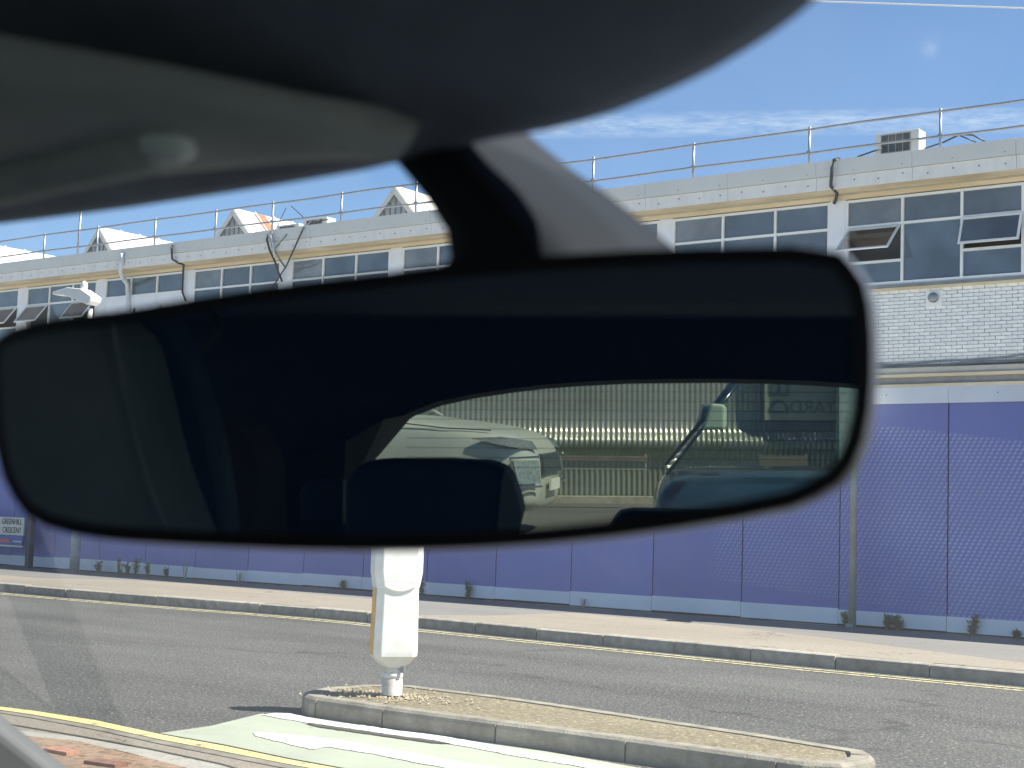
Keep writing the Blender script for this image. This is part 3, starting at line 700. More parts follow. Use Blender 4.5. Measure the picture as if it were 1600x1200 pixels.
# bricks: one by one where the photo shows them, the rest joined
bw, bh, mj = .215, .065, .010
BR = MB().box(0, bw, BY+.02, BY+.13, 0, bh); bme = BR.mesh('brick'); bme.materials.append(M['brick'])
rest = MB(); cnt = 0; row = 0; z = 4.78
while z < 6.34:
    x = XL + (row % 2)*.1125
    while x < XR:
        vis = -13.15 < x < -9.6
        if vis and cnt < 300 and z > 5.0:
            o = bpy.data.objects.new('brick', bme); COL.objects.link(o); o.location = (x+random.uniform(-.003, .003), random.uniform(-.005, .004), z); adopt(o, bd); cnt += 1
        elif -46 < x < -6 and (x > -14.5 or row % 1 == 0) and (x > -15 or z > 6.0):
            rest.box(x, x+bw, BY+.02+random.uniform(-.003, .003), BY+.13, z, z+bh)
        x += .225
    z += .075; row += 1
rest.build('brickwork', 'brick', bd, kind='stuff')
# ledge above the ground floor
MB().box(XL, XR, BY-.18, BY+.12, 4.565, 4.70).build('ledge_top', 'beam', bd)
MB().box(XL, XR, BY-.25, BY-.05, 4.50, 4.562).build('ledge_batten', 'lintel', bd)
MB().box(XL, XR, BY-.14, BY+.1, 4.36, 4.498).build('ledge_shadow_board', 'flash', bd)
MB().box(XL, XR, BY-.22, BY+.1, 4.20, 4.358).build('ledge_lower_board', 'soffit', bd)
mb = MB()
pts = [(-14 + .25*i, BY-.02, 4.73+.03*math.sin(i*.7)+max(0, (i-11))*.018) for i in range(34)]
mb.tube(pts, .035, 8).build('ledge_cable', M['flash'], bd, smooth=True)
mb = MB(); mb.tube([(p[0], p[1]+.01, p[2]+.09+.02*math.sin(p[0]*3)) for p in pts], .016, 6).build('ledge_cable', M['flash'], bd, smooth=True)
# wall vent
MB().box(-12.07, -11.72, BY-.005, BY+.03, 5.96, 6.29).build('vent_plate', 'brick', bd)
vt = MB(); vt.tube([(-11.90, BY-.005, 6.14), (-11.90, BY-.07, 6.14), (-11.90, BY-.10, 6.14)], [.105, .105, .06], 18); vt.build('wall_vent', 'galv', bd, smooth=True)

# windows
def bar(mb, x0, x1, z0, z1, y0=BY-.02, y1=BY+.06): mb.box(x0, x1, y0, y1, z0, z1)
def open_vent(parent, x0, x1, ztop, zlow, out, thick=.045):
    """top-hung vent pushed open: frame and its pane"""
    a = Vector((0, BY-.03, ztop)); b = Vector((0, BY-.03-out, zlow)); d = (b-a); L = d.length; d /= L; nn = Vector((0, d.z, -d.y))
    def q(x, s, t): p = a+d*s+nn*t; return (x, p.y, p.z)
    mb = MB()
    def bx(xa, xb, sa, sb):
        mb.loft([[q(xa, sa, 0), q(xb, sa, 0), q(xb, sb, 0), q(xa, sb, 0)], [q(xa, sa, .03), q(xb, sa, .03), q(xb, sb, .03), q(xa, sb, .03)]])
    bx(x0, x1, 0, thick); bx(x0, x1, L-thick, L); bx(x0, x0+thick, thick, L-thick); bx(x1-thick, x1, thick, L-thick)
    fr_ = mb.build('vent_frame', 'wframe', parent)
    g = MB().poly([q(x0+thick, thick, .015), q(x1-thick, thick, .015), q(x1-thick, L-thick, .015), q(x0+thick, L-thick, .015)]).build('vent_pane', 'pane_open' if x0 > -14 and x0 < -12 else 'pane', parent)
for bi, xa in enumerate(bay0):
    xb = bay0[bi+1] if bi+1 < len(bay0) else xa+4.1
    pw = .36 if xa > -25 else .42
    MB().box(xa+.004, xa+pw, BY-.03, BY+.2, ZS-.03, ZT+.03).build('pier', 'pier', bd)
    x0, x1 = xa+pw, xb
    n = 3; cols = [x0+(x1-x0)*i/n for i in range(n+1)]
    win = MB()
    t = .028
    bar(win, x0, x1, ZT-.045, ZT+.01); bar(win, x0, x1, ZS-.035, ZS+.04)
    for i, c in enumerate(cols):
        c0, c1 = (c, c+2*t) if i == 0 else ((c-2*t, c) if i == n else (c-t, c+t)); bar(win, c0, c1, ZS+.04, ZT-.045, BY-.024, BY+.064)
    zmid = 7.76
    panel_bay = abs(xa+38.92) < .1
    for i in range(n):
        l_, r_ = cols[i]+t*(2 if i == 0 else 1), cols[i+1]-t*(2 if i == n-1 else 1)
        bar(win, l_, r_, zmid-.028, zmid+.028)
    wo_ = win.build('window', 'wframe', bd, label='white framed window row of the upper floor')
    for i in range(n):
        l_, r_ = cols[i]+t*(2 if i == 0 else 1), cols[i+1]-t*(2 if i == n-1 else 1)
        def pane(z0, z1, m='pane'):
            MB().box(l_, r_, BY+.022+random.uniform(0, .002), BY+.034, z0, z1).build('pane', m, wo_)
        pane(zmid+.028, ZT-.045, 'pane_curtain' if (i == 0 and xa > -35 and xa < -12) else random.choice(('pane', 'pane', 'pane_mid')))
        if panel_bay:
            MB().box(l_-.01, r_+.01, BY-.015, BY+.04, ZS+.04, zmid-.03).build('white_panel', 'pier', wo_)
            if i: MB().loft([[(l_+.2, BY-.022, 7.40), (l_+.26, BY-.022, 7.28), (l_+.2, BY-.022, 7.16), (l_+.14, BY-.022, 7.28)], [(l_+.2, BY-.016, 7.40), (l_+.26, BY-.016, 7.28), (l_+.2, BY-.016, 7.16), (l_+.14, BY-.016, 7.28)]]).build('panel_vent', 'darkgrille', wo_)
            continue
        vent = (i != 1)
        is_open = (abs(xa+14.22) < .1 and i in (0, 2)) or (abs(xa+42.91) < .1 and i in (0, 2)) or (abs(xa+46.95) < .1 and i == 2)
        if vent and xa > -48:
            zv = 6.98 if i == 0 else 7.08
            MB().box(l_, r_, BY-.02, BY+.06, zv-.028, zv+.028).build('transom', 'wframe', wo_)
            pane(ZS+.04, zv-.028)
            if is_open:
                MB().box(l_, r_, BY+.4, BY+.42, zv+.028, zmid-.028).build('dark_interior', M['darkgrille'], wo_)
                if abs(xa+14.22) < .1 and i == 0: open_vent(wo_, l_+.01, r_-.01, zmid-.06, 7.14, .62)
                elif abs(xa+14.22) < .1: open_vent(wo_, l_-.02, r_+.03, zmid-.03, 7.16, .22)
                else: open_vent(wo_, l_, r_, zmid-.05, 7.15, .45)
            else: pane(zv+.028, zmid-.028)
        else: pane(ZS+.04, zmid-.028)
MB().box(-42.5, -38.9, BY+.2, BY+.3, 6, 6.4)

# pipes and cables on the facade
def wall_tube(name, pts, r, m, seg=None):
    return MB().tube(pts, r, 8).build(name, m, bd, smooth=True)
def F3(px, py, Y): p = PY(px, py, Y); return (p.x, p.y, p.z)
wall_tube('downpipe', [F3(192, 396, 29.33), F3(190, 412, 29.33), F3(188, 424, 29.4), F3(192, 434, 29.6), F3(199, 444, 29.9), F3(200, 460, 29.92), F3(200, 500, 29.92), F3(200, 620, 29.92)], .07, 'pipe')
wall_tube('conduit', [F3(272, 381, 29.5), F3(268, 386, 29.30), F3(269, 405, 29.30), F3(279, 411, 29.42), F3(287, 413, 29.75), F3(286, 430, 29.9), F3(285, 457, 29.9), F3(290, 470, 29.9)], .032, 'black')
wall_tube('conduit', [F3(1311, 248, 29.5), F3(1303, 250, 29.28), F3(1300, 262, 29.27), F3(1299, 278, 29.27), F3(1298, 291, 29.3), F3(1303, 296, 29.5), F3(1308, 302, 29.8), F3(1306, 312, 29.9), F3(1303, 318, 29.93)], .036, 'black')
wall_tube('conduit', [F3(419, 366, 29.3), F3(417, 375, 29.28), F3(421, 390, 29.3), F3(430, 410, 29.5), F3(436, 428, 29.8), F3(441, 440, 29.9)], .03, 'black')
wall_tube('conduit', [F3(424, 362, 29.3), F3(425, 385, 29.3), F3(433, 398, 29.4), F3(440, 410, 29.8), F3(446, 418, 29.9)], .026, 'flash')
wall_tube('conduit', [F3(423, 366, 29.3), F3(426, 380, 29.28), F3(429, 402, 29.3)], .026, 'pipe')
wall_tube('hanging_cable', [F3(512, 343, 30.4), F3(484, 347, 29.9), F3(474, 357, 29.3), F3(467, 372, 29.28), F3(459, 390, 29.3), F3(450, 410, 29.6), F3(446, 418, 29.85)], .022, 'black')
wall_tube('hanging_cable', [F3(446, 418, 29.85), F3(436, 433, 29.9), F3(428, 446, 29.9), F3(415, 460, 29.9)], .018, 'black')
wall_tube('hanging_cable', [F3(455, 357, 29.5), F3(445, 370, 29.3), F3(430, 388, 29.28)], .012, 'black')

# roof rail
rl = thing('roof_guard_rail', (-25, 30.3, 9.06), 'grey tubular guard rail running along the flat roof edge', 'railing')
px_ = [-55.5, -52.9, -50.2, -47.5, -44.9, -42.17, -39.45, -36.69, -33.98, -31.61, -28.93, -26.24, -23.45, -20.61, -17.82, -14.89, -11.91, -9.0, -6.1, -3.2, -.3]
for x in px_:
    MB().tube([(x+.02, 30.3, 9.05), (x, 30.3, 9.5), (x, 30.3, 10.17)], .03, 8).build('rail_post', 'galv', rl, smooth=True)
    MB().box(x-.05, x+.05, 30.26, 30.34, 9.56, 9.63).build('rail_clamp', 'galv', rl)
def sag(z): return [(x+dx, 30.26, z+.012*math.sin(x*1.3+dx)) for x in px_ for dx in (0, 1.3)]
MB().tube(sag(10.10), .027, 8).build('top_rail', 'galv', rl, smooth=True)
MB().tube(sag(9.57), .027, 8).build('middle_rail', 'galv', rl, smooth=True)
ap = thing('roof_aerial_pole', (-40.5, 30.4, 9.06), 'thin upright aerial pole above the roof rail near the left edge', 'pole')
MB().tube([(-40.55, 30.4, 9.06), (-40.5, 30.4, 10.75)], .035, 8).build('lower_mast', 'galv', ap, smooth=True)
MB().tube([(-40.5, 30.4, 10.75), (-40.48, 30.4, 11.3)], .014, 6).build('upper_mast', 'galv', ap, smooth=True)

# roof lanterns (north-light gables)
def gable(xa, label, rust=False):
    y0, y1 = 31.6, 38.0; hw = 1.25; za = 10.42; zb = 9.06
    t = thing('roof_lantern', (xa, y0, 9.06), label, 'roof lantern', 'gabled lanterns on the flat roof')
    MB().poly([(xa-hw, y0, zb), (xa+hw, y0, zb), (xa, y0, za)]).build('gable_wall', 'gable', t)
    for s in (-1, 1):
        rr = MB().loft([[(xa, y0-.08, za+.03), (xa+s*(hw+.1), y0-.08, zb-.06), (xa+s*(hw+.1), y0-.08, zb-.02), (xa, y0-.08, za+.09)], [(xa, y1, za+.03), (xa+s*(hw+.1), y1, zb-.06), (xa+s*(hw+.1), y1, zb-.02), (xa, y1, za+.09)]])
        rr.build('roof_slope', 'whiteroof', t)
        w = .17
        MB().loft([[(xa, y0-.10, za+.05), (xa+s*(hw+.06), y0-.10, zb), (xa+s*(hw-.12), y0-.10, zb), (xa, y0-.10, za-.16)], [(xa, y0-.085, za+.05), (xa+s*(hw+.06), y0-.085, zb), (xa+s*(hw-.12), y0-.085, zb), (xa, y0-.085, za-.16)]]).build('barge_board', 'whiteroof' if s > 0 else 'fascia', t)
        if s > 0:
            for k in range(1, 8):
                yy = y0+k*.8
                MB().loft([[(xa, yy, za+.10), (xa+(hw+.1), yy, zb-.01), (xa+(hw+.1), yy, zb+.02), (xa, yy, za+.13)], [(xa, yy+.05, za+.10), (xa+(hw+.1), yy+.05, zb-.01), (xa+(hw+.1), yy+.05, zb+.02), (xa, yy+.05, za+.13)]]).build('roof_rib', 'whiteroof', t)
            if rust:
                MB().loft([[(xa+.05, y0+.75, za+.06), (xa+(hw+.1), y0+.75, zb-.01), (xa+(hw+.1), y0+.75, zb+.004), (xa+.05, y0+.75, za+.075)], [(xa+.05, y0+1.2, za+.06), (xa+(hw+.1), y0+1.2, zb-.01), (xa+(hw+.1), y0+1.2, zb+.004), (xa+.05, y0+1.2, za+.075)]]).build('rusty_panel', 'rust', t)
    for k in range(-4, 5):
        x = xa+k*.2; h = za-.16-abs(k*.2)*(za-zb)/hw
        if h > zb+.1: MB().box(x-.02, x+.02, y0-.03, y0-.005, zb, h).build('gable_batten', 'flash', t)
gable(-41.0, 'gabled white roof lantern nearest the thin aerial pole, left of the rusty one')
gable(-34.6, 'gabled white roof lantern with a rusty red strip on its slope', True)
gable(-28.1, 'gabled white roof lantern just left of the dark mirror stem')
gable(-47.4, 'gabled white roof lantern at the left edge of the picture')

# air conditioning units
def aircon(x0, x1, y, z0, z1, label):
    t = thing('air_conditioner', ((x0+x1)/2, y, 9.06), label, 'air conditioner', 'air conditioners on the roof')
    MB().box(x0, x1, y, y+.38, z0, z1).build('casing', 'acbody', t, bevel=.02)
    w = x1-x0
    MB().box(x0+.16*w, x0+.80*w, y-.012, y-.002, z0+.06, z1-.06).build('grille', 'darkgrille', t)
    for k in range(5):
        xx = x0+w*(.16+.16*k-.005); MB().box(xx, xx+.02, y-.022, y-.013, z0+.06, z1-.06).build('grille_bar', 'flash', t)
    for zz in (z0+(z1-z0)*.35, z0+(z1-z0)*.65): MB().box(x0+.16*w, x0+.80*w, y-.03, y-.023, zz-.008, zz+.008).build('grille_bar', 'flash', t)
    for xx in (x0+.1, x1-.16): MB().box(xx, xx+.06, y+.02, y+.34, 9.06, z0-.002).build('foot', 'flash', t)
aircon(-13.63, -12.62, 30.9, 9.28, 9.98, 'white air conditioner on the roof between two rail posts at the right')
aircon(-32.05, -31.15, 30.9, 9.12, 9.62, 'left of two small air conditioners beside the rusty striped roof lantern')
aircon(-30.98, -30.05, 30.9, 9.14, 9.70, 'right of two small air conditioners beside the rusty striped roof lantern')
cb = MB().tube([F3(1340, 245, 30.6), F3(1365, 236, 30.6), F3(1384, 231, 30.85)], .018, 6).build('roof_cable', 'black', bd, smooth=True)
MB().tube([F3(1445, 232, 30.9), F3(1475, 222, 30.6), F3(1500, 210, 30.5), F3(1520, 211, 30.5), F3(1545, 224, 30.6)], .018, 6).build('roof_cable', 'black', bd, smooth=True)
MB().tube([F3(1500, 212, 30.5), F3(1525, 222, 30.6)], .015, 6).build('roof_cable', 'black', bd, smooth=True)
MB().tube([F3(430, 360, 31), F3(447, 325, 31.2), ], .012, 6).build('stay_wire', 'black', bd)
MB().tube([F3(455, 322, 31.2), F3(480, 345, 31)], .012, 6).build('stay_wire', 'black', bd)
# overhead wire across the top right
w0, w1 = PD(1130, -3, 22), PD(1700, 16, 20)
ow = MB().tube([w0+(w0-w1)*2, w0, w1, w1+(w1-w0)*2], .010, 6).build('overhead_wire', 'lampwhite', None, smooth=True)
ow['label'] = 'thin pale overhead wire crossing the sky at the top right'; ow['category'] = 'wire'

# ================================================================== WEEDS
def weed(px, py, hpx, wpx, label, kind='leafy'):
    b = G(px, py, .12); b.y = min(b.y, 17.93); b.x = FX(px, .13, b.y)
    s = FPX/(b-EYE).dot(fw); h, w = hpx/s, wpx/s
    t = thing('weed', b, label, 'weed', 'weeds along the foot of the hoarding')
    st = MB(); lf = MB(); n = 6 if kind == 'leafy' else 9
    for i in range(n):
        ax, ay = random.uniform(-.5, .5)*w, random.uniform(-.3, .3)*w; hh = h*random.uniform(.5, 1)
        top_ = Vector((b.x+ax, b.y+ay*.5-.02, b.z+hh)); base = Vector((b.x+ax*.25, b.y, b.z-.01)); mid = (base+top_)/2+Vector((ax*.15, 0, .02))
        st.tube([base, mid, top_], [.006, .004, .002], 4)
        m_ = 30 if kind == 'leafy' else 9
        for k in range(m_):
            f = random.uniform(.12, 1); p = base.lerp(mid, f*2) if f < .5 else mid.lerp(top_, f*2-1)
            L = random.uniform(.035, .085)*(1 if kind == 'leafy' else .45); a = random.uniform(0, 6.28); el = random.uniform(-.2, .9)
            d = Vector((math.cos(a)*math.cos(el), math.sin(a)*math.cos(el), math.sin(el)))*L; sd = d.cross(Vector((0, 0, 1))).normalized()*L*.2
            lf.poly([p, p+d*.5+sd, p+d, p+d*.5-sd])
    st.build('stem', 'weed' if kind == 'leafy' else 'straw', t); lf.build('leaves', 'weed' if kind == 'leafy' else 'straw', t)
weed(154, 895, 18, 12, 'small green weed just right of the street lamp base')
weed(188, 898, 26, 12, 'wispy weed, first of the clump right of the street lamp')
weed(199, 898, 22, 8, 'middle weed of the clump right of the street lamp')
weed(213, 900, 33, 15, 'tallest leafy weed of the clump right of the street lamp')
weed(231, 901, 24, 9, 'narrow pointed weed at the right end of the left clump')
weed(260, 903, 16, 5, 'tiny sprout between the left clump and the dry grass tuft')
weed(289, 905, 36, 15, 'dry straw coloured grass tuft against the white bottom board', 'dry')
weed(373, 910, 18, 12, 'dark dead twig weed midway between dry tuft and bollard', 'dry')
weed(535, 921, 16, 5, 'tiny sprig just left of the white bollard')
weed(659, 932, 32, 8, 'two thin upright stalks just right of the bollard')
weed(730, 935, 32, 14, 'upright green weed right of the bollard below the mirror edge')
weed(911, 944, 16, 12, 'faint small weed on the white board right of centre', 'dry')
weed(1322, 977, 22, 12, 'small sprig just left of the slim grey post')
weed(1385, 981, 26, 12, 'weed immediately right of the slim grey post')
weed(1404, 984, 22, 18, 'low bushy weed second to the right of the slim grey post')
weed(1518, 992, 36, 24, 'largest bushy weed near the right edge of the picture')
weed(1590, 999, 12, 8, 'little weed at the far right edge of the picture')
exec_rear = True

# ================================================================== BEHIND THE CAR (seen in the mirror)
# corrugated fence with a bulging rib line
FYY = -21.0
cf = thing('corrugated_fence', (1, FYY, 0), 'silvery corrugated metal fence with a bright bulging rib, reflected in the mirror', 'fence')
zb = RM(1000, 691, Y=FYY).z
prof = [(-.02, .05), (zb-.28, .04), (zb-.2, .05), (zb-.12, .10), (zb-.06, .16), (zb, .185), (zb+.06, .15), (zb+.12, .07), (zb+.2, .0), (zb+.5, -.02), (zb+1.2, -.06), (zb+2.4, -.1)]
mb = MB(); nx = 0; X0, X1 = -7.0, 8.0; step = .074/6; cols = int((X1-X0)/step)
for i in range(cols+1):
    x = X0+i*step; c = math.sin(2*math.pi*i/6)
    for z, o in prof: mb.v.append((x, FYY+o+c*(.013 if .0 < z < zb+.15 else .0045), z))
P_ = len(prof)
for i in range(cols):
    for j in range(P_-1): mb.f.append((i*P_+j, (i+1)*P_+j, (i+1)*P_+j+1, i*P_+j+1))
mb.build('corrugated_sheet', 'corr', cf, smooth=True)
a, b = RM(1195, 590, Y=FYY+.2), RM(1306, 657, Y=FYY+.2)
sb = thing('yard_sign_board', ((a.x+b.x)/2, FYY+.22, 1.2), 'pale sign board lettered Yard on the corrugated fence, seen reversed in the mirror', 'sign')
MB().box(min(a.x, b.x), max(a.x, b.x), FYY+.17, FYY+.2, b.z, b.z+1.1).build('board', 'signboard', sb)
rotm = (rad(90), 0, rad(180))
cD = RM(1270, 637, Y=FYY+.21); text('lettering', 'YARD', .26, (cD.x, FYY+.206, cD.z), rotm, 'signletter', sb, .95)
c1 = RM(1217, 637, Y=FYY+.21); ring = MB()
mk = [(-.14, -.08), (.14, -.08), (.14, .0), (.09, .08), (0, .11), (-.09, .08), (-.14, 0)]
mi = [(-.09, -.04), (.09, -.04), (.09, 0), (.06, .05), (0, .07), (-.06, .05), (-.09, 0)]
for i in range(len(mk)):
    k = (i+1) % len(mk); ring.poly([(c1.x+p[0], FYY+.206, c1.z+p[1]) for p in (mk[i], mk[k], mi[k], mi[i])])
ring.build('logo_mark', 'signletter', sb)
c2 = RM(1217, 612, Y=FYY+.21); e = MB()
e.box(c2.x-.14, c2.x+.14, FYY+.204, FYY+.208, c2.z-.06, c2.z-.02)
for dx in (-.14, -.02, .10): e.box(c2.x+dx, c2.x+dx+.04, FYY+.204, FYY+.208, c2.z-.018, c2.z+.16)
e.build('logo_mark', 'signletter', sb)
# verge and ground behind
vg = MB(); q = [RM(560, 765, z=.02), RM(1500, 765, z=.02), RM(1500, 781, z=.02), RM(560, 781, z=.02)]
ya, yb = q[0].y, q[2].y
MB().poly([(-12, -20.9, .03), (12, -20.9, .03), (12, -19.7, .03), (-12, -19.7, .03)]).build('grass_verge', 'verge', None, kind='structure')
MB().box(-12, 12, -19.7, -19.58, 0, .09).build('verge_kerb', 'kerb', None, kind='structure')
a = RM(1306, 700, Y=-20.6)
bw_ = thing('pale_blue_wall', (a.x+1.5, -20.5, 0), 'pale blue rendered wall end at the right side of the mirror reflection', 'wall')
MB().box(a.x, a.x+3, -20.6, -20.3, 0, 3.4).build('wall_face', 'paleblue', bw_)
# brown and cream cladding stripes low on the fence, right part
def reflbox(px0, px1, py0, py1, Y, dep, m, parent, name):
    a, b = RM(px0, py0, Y=Y), RM(px1, py1, Y=Y)
    return MB().box(min(a.x, b.x), max(a.x, b.x), Y-dep, Y, min(a.z, b.z), max(a.z, b.z)).build(name, m, parent)
pb = thing('timber_barrier', (0, -18.5, 0), 'low brown and cream timber barrier before the corrugated fence', 'barrier')
reflbox(852, 1012, 712, 720, -18.5, .05, M['brown'], pb, 'rail')
reflbox(852, 1012, 731, 734, -18.49, .05, M['conc'], pb, 'rail')
reflbox(1186, 1262, 712, 736, -18.5, .05, M['brown'], pb, 'rail')
for px in (856, 1008, 1188, 1258): reflbox(px, px+2, 710, 790, -18.56, .03, M['conc'], pb, 'post')

# parked cars ----------------------------------------------------------
def make_car(name, loc, heading, prof_low, roof, paint, label, width=1.84, wheels=(.85, 3.5), glass='carglass', mir=(.32, .05)):
    """body: lofted side profile; local x runs from nose (0) backwards, y across, z up"""
    t = thing(name, (loc[0], loc[1], 0), label, 'car')
    ca, sa = math.cos(heading), math.sin(heading)
    def T(x, y, z): return (loc[0]-ca*x-sa*y, loc[1]-sa*x+ca*y, z)
    hw = width/2
    rings = []
    for (x, zl, zu, w) in prof_low:
        ww = hw*w; sec = [(-ww*.93, zl), (-ww, zl+.12), (-ww, zl+(zu-zl)*.55), (-ww*.985, zu-.14), (-ww*.93, zu-.045), (-ww*.80, zu-.005), (-ww*.4, zu+.02), (0, zu+.03)]
        sec = sec+[(-y, z) for y, z in sec[-2::-1]]
        rings.append([T(x, y, z) for y, z in sec])
    bod = MB().loft(rings).build('body', paint, t, smooth=True, bevel=0)
    md = bod.modifiers.new('subdivision', 'SUBSURF'); md.levels = 2; md.render_levels = 2
    # cabin pillars and roof
    (xa, za), (xb, zb_), (xc, zc), (xd, zd) = roof      # base front, top front, top rear, base rear
    wr, wb = hw*.74, hw*.93
    MB().loft([[T(xb, -wr, zb_), T(xb, wr, zb_), T(xc, wr, zc), T(xc, -wr, zc)], [T(xb+.05, -wr*.96, zb_+.05), T(xb+.05, wr*.96, zb_+.05), T(xc-.05, wr*.96, zc+.05), T(xc-.05, -wr*.96, zc+.05)]]).build('roof', paint, t, bevel=.02)
    for s in (-1, 1):
        MB().tube([T(xa, s*wb, za), T(xb, s*wr, zb_+.02)], .012, 6).build('windscreen_pillar', paint, t, smooth=True)
        MB().tube([T((xb+xc)/2-.1, s*(wb-.01), (za+zd)/2), T((xb+xc)/2, s*wr, (zb_+zc)/2+.02)], .04, 6).build('door_pillar', 'tyre', t)
        MB().tube([T(xd, s*wb, zd), T(xc, s*wr, zc+.02)], .08, 6).build('rear_pillar', paint, t, smooth=True)
        MB().poly([T(xa, s*wb, za), T(xb, s*wr, zb_), T(xc, s*wr, zc), T(xd, s*wb, zd)]).build('side_window', glass, t)
        mirror = MB().loft([[T(xa+mir[0], s*(wb+.02), za+mir[1]), T(xa+mir[0]+.14, s*(wb+.02), za+mir[1]), T(xa+mir[0]+.14, s*(wb+.02), za+mir[1]+.14), T(xa+mir[0]+.04, s*(wb+.02), za+mir[1]+.14)], [T(xa+mir[0]-.02, s*(wb+.20), za+mir[1]-.01), T(xa+mir[0]+.12, s*(wb+.22), za+mir[1]-.01), T(xa+mir[0]+.12, s*(wb+.22), za+mir[1]+.15), T(xa+mir[0]+.03, s*(wb+.20), za+mir[1]+.16)]])
        mirror.build('door_mirror', paint, t, bevel=.02)
        for wx in wheels:
            c = Vector(T(wx, s*(hw-.11), .33)); ax = Vector((-sa, ca, 0))*s
            tb = MB(); rings = []
            for off, r in ((-.1, .27), (-.09, .325), (0.06, .335), (.10, .31), (.105, .22)):
                rings.append([tuple(c+ax*off+Vector((ca, sa, 0))*(r*math.cos(2*math.pi*k/24))+Vector((0, 0, r*math.sin(2*math.pi*k/24)))) for k in range(24)])
            wl_ = tb.loft(rings).build('wheel', 'tyre', t, smooth=True)
            rings = [[tuple(c+ax*off+Vector((ca, sa, 0))*(r*math.cos(2*math.pi*k/24))+Vector((0, 0, r*math.sin(2*math.pi*k/24)))) for k in range(24)] for off, r in ((.10, .215), (.112, .20), (.09, .05))]
            MB().loft(rings).build('rim', 'chrome', wl_, smooth=True)
    MB().poly([T(xa, -wb, za), T(xa, wb, za), T(xb, wr, zb_), T(xb, -wr, zb_)]).build('windscreen', glass, t)
    MB().poly([T(xd, -wb, zd), T(xd, wb, zd), T(xc, wr, zc), T(xc, -wr, zc)]).build('rear_window', glass, t)
    return t, T
# silver car: nose near mirror pixel 852, bumper low edge at 800
nose = RM(835, 800, z=.27)
t, T = make_car('parked_car', (nose.x+.12, nose.y-.95), rad(8),
    [(0.0, .30, .72, .62), (.05, .25, .86, .76), (.16, .22, .98, .88), (.38, .22, 1.05, .96), (.8, .22, 1.10, 1.0), (1.2, .22, 1.15, 1.0), (1.5, .22, 1.17, 1.0), (2.6, .22, 1.12, 1.0), (3.8, .22, 1.12, 1.0), (4.3, .25, 1.10, .95), (4.5, .35, 1.0, .85)],
    ((1.35, 1.17), (2.15, 1.66), (3.7, 1.64), (4.2, 1.12)), 'silver', 'silver cream car with clear headlamps behind the rear seat, seen at left in the mirror')
# headlamps: slim upper lamp and lower lamp pod on both corners, grille, plate
for s in (-1, 1):
    MB().loft([[T(.10, s*.58, .86), T(.30, s*.87, .90), T(.62, s*.925, .97), T(.34, s*.80, .975), T(.14, s*.58, .93)], [T(.02, s*.60, .85), T(.24, s*.92, .89), T(.60, s*.945, .96), T(.33, s*.84, .985), T(.08, s*.60, .94)]]).build('headlamp', 'lampglass', t)
    MB().loft([[T(.06, s*.64, .52), T(.22, s*.85, .52), T(.25, s*.87, .76), T(.08, s*.64, .76)], [T(-.02, s*.67, .53), T(.16, s*.905, .53), T(.20, s*.92, .75), T(.0, s*.67, .75)]]).build('fog_lamp', 'lampglass', t)
    MB().tube([T(-.03, s*.66, .50), T(.17, s*.92, .50), T(.23, s*.945, .78), T(-.01, s*.66, .79)], .012, 6).build('lamp_surround', 'chrome', t)
MB().box(0, 1, 0, 1, 0, 1)
MB().loft([[T(.03, -.5, .60), T(.03, .5, .60), T(.07, .5, .82), T(.07, -.5, .82)], [T(-.03, -.48, .62), T(-.03, .48, .62), T(.0, .48, .80), T(.0, -.48, .80)]]).build('grille', 'darkgrille', t)
MB().loft([[T(-.03, -.26, .44), T(-.03, .26, .44), T(-.03, .26, .55), T(-.03, -.26, .55)], [T(-.05, -.26, .44), T(-.05, .26, .44), T(-.05, .26, .55), T(-.05, -.26, .55)]]).build('number_plate', 'signwhite', t)
MB().tube([T(.45, .80, 1.045), T(.9, .875, 1.065), T(1.42, .90, 1.12)], .006, 5).build('bonnet_gap', 'tyre', t)
MB().tube([T(.45, -.80, 1.045), T(.9, -.875, 1.065), T(1.42, -.90, 1.12)], .006, 5).build('bonnet_gap', 'tyre', t)
# dark blue van-like car at right
n2 = RM(1012, 760, Y=-9.0)
t2, T2 = make_car('parked_van', (n2.x+.05, -9.9), rad(182),
    [(0.0, .30, .62, .86), (.06, .25, .80, .95), (.25, .22, .84, 1.0), (.6, .22, .85, 1.0), (1.2, .22, .85, 1.0), (2.6, .22, .85, 1.0), (3.8, .22, .86, .99), (4.2, .25, .80, .95)],
    ((.10, .85), (.62, 1.50), (3.5, 1.52), (4.05, .86)), 'bluecar', 'dark blue flat nosed parked van seen through the rear window at right in the mirror', wheels=(.7, 3.3), mir=(.24, .30))
t2['category'] = 'van'
for o in t2.children:
    if o.name.startswith('door_mirror'): o.data.materials[0] = mat('pale_mirror_cap', (.38, .50, .40), .4); break

# ================================================================== OUR CAR
car = thing('car', (-.3, 0, 0), 'dark interior of the car the photograph is taken from, with headliner, visor and seats', 'car interior')
CX, XLf, XRt = -.30, -1.14, .56
def gz(y): return 1.375-.80*(y-.40)           # windscreen plane height
wsn = Vector((0, .80, 1)).normalized()
def WS(px, py, off=0.0):                      # pixel onto the windscreen plane, offset inwards
    d = ray(px, py); p0_ = Vector((0, .40, 1.375))-wsn*off
    return EYE+d*((p0_-EYE).dot(wsn)/d.dot(wsn))
# windscreen
mb = MB(); n = 10
for i in range(n+1):
    x = XLf-.02+(XRt-XLf+.04)*i/n; c = .0
    mb.v += [(x, .33, gz(.33)), (x, .62, gz(.62)), (x, 1.06, gz(1.06))]
for i in range(n):
    for j in range(2): mb.f.append((i*3+j, i*3+3+j, i*3+4+j, i*3+1+j))
mb.build('windscreen', 'windscreen', car)
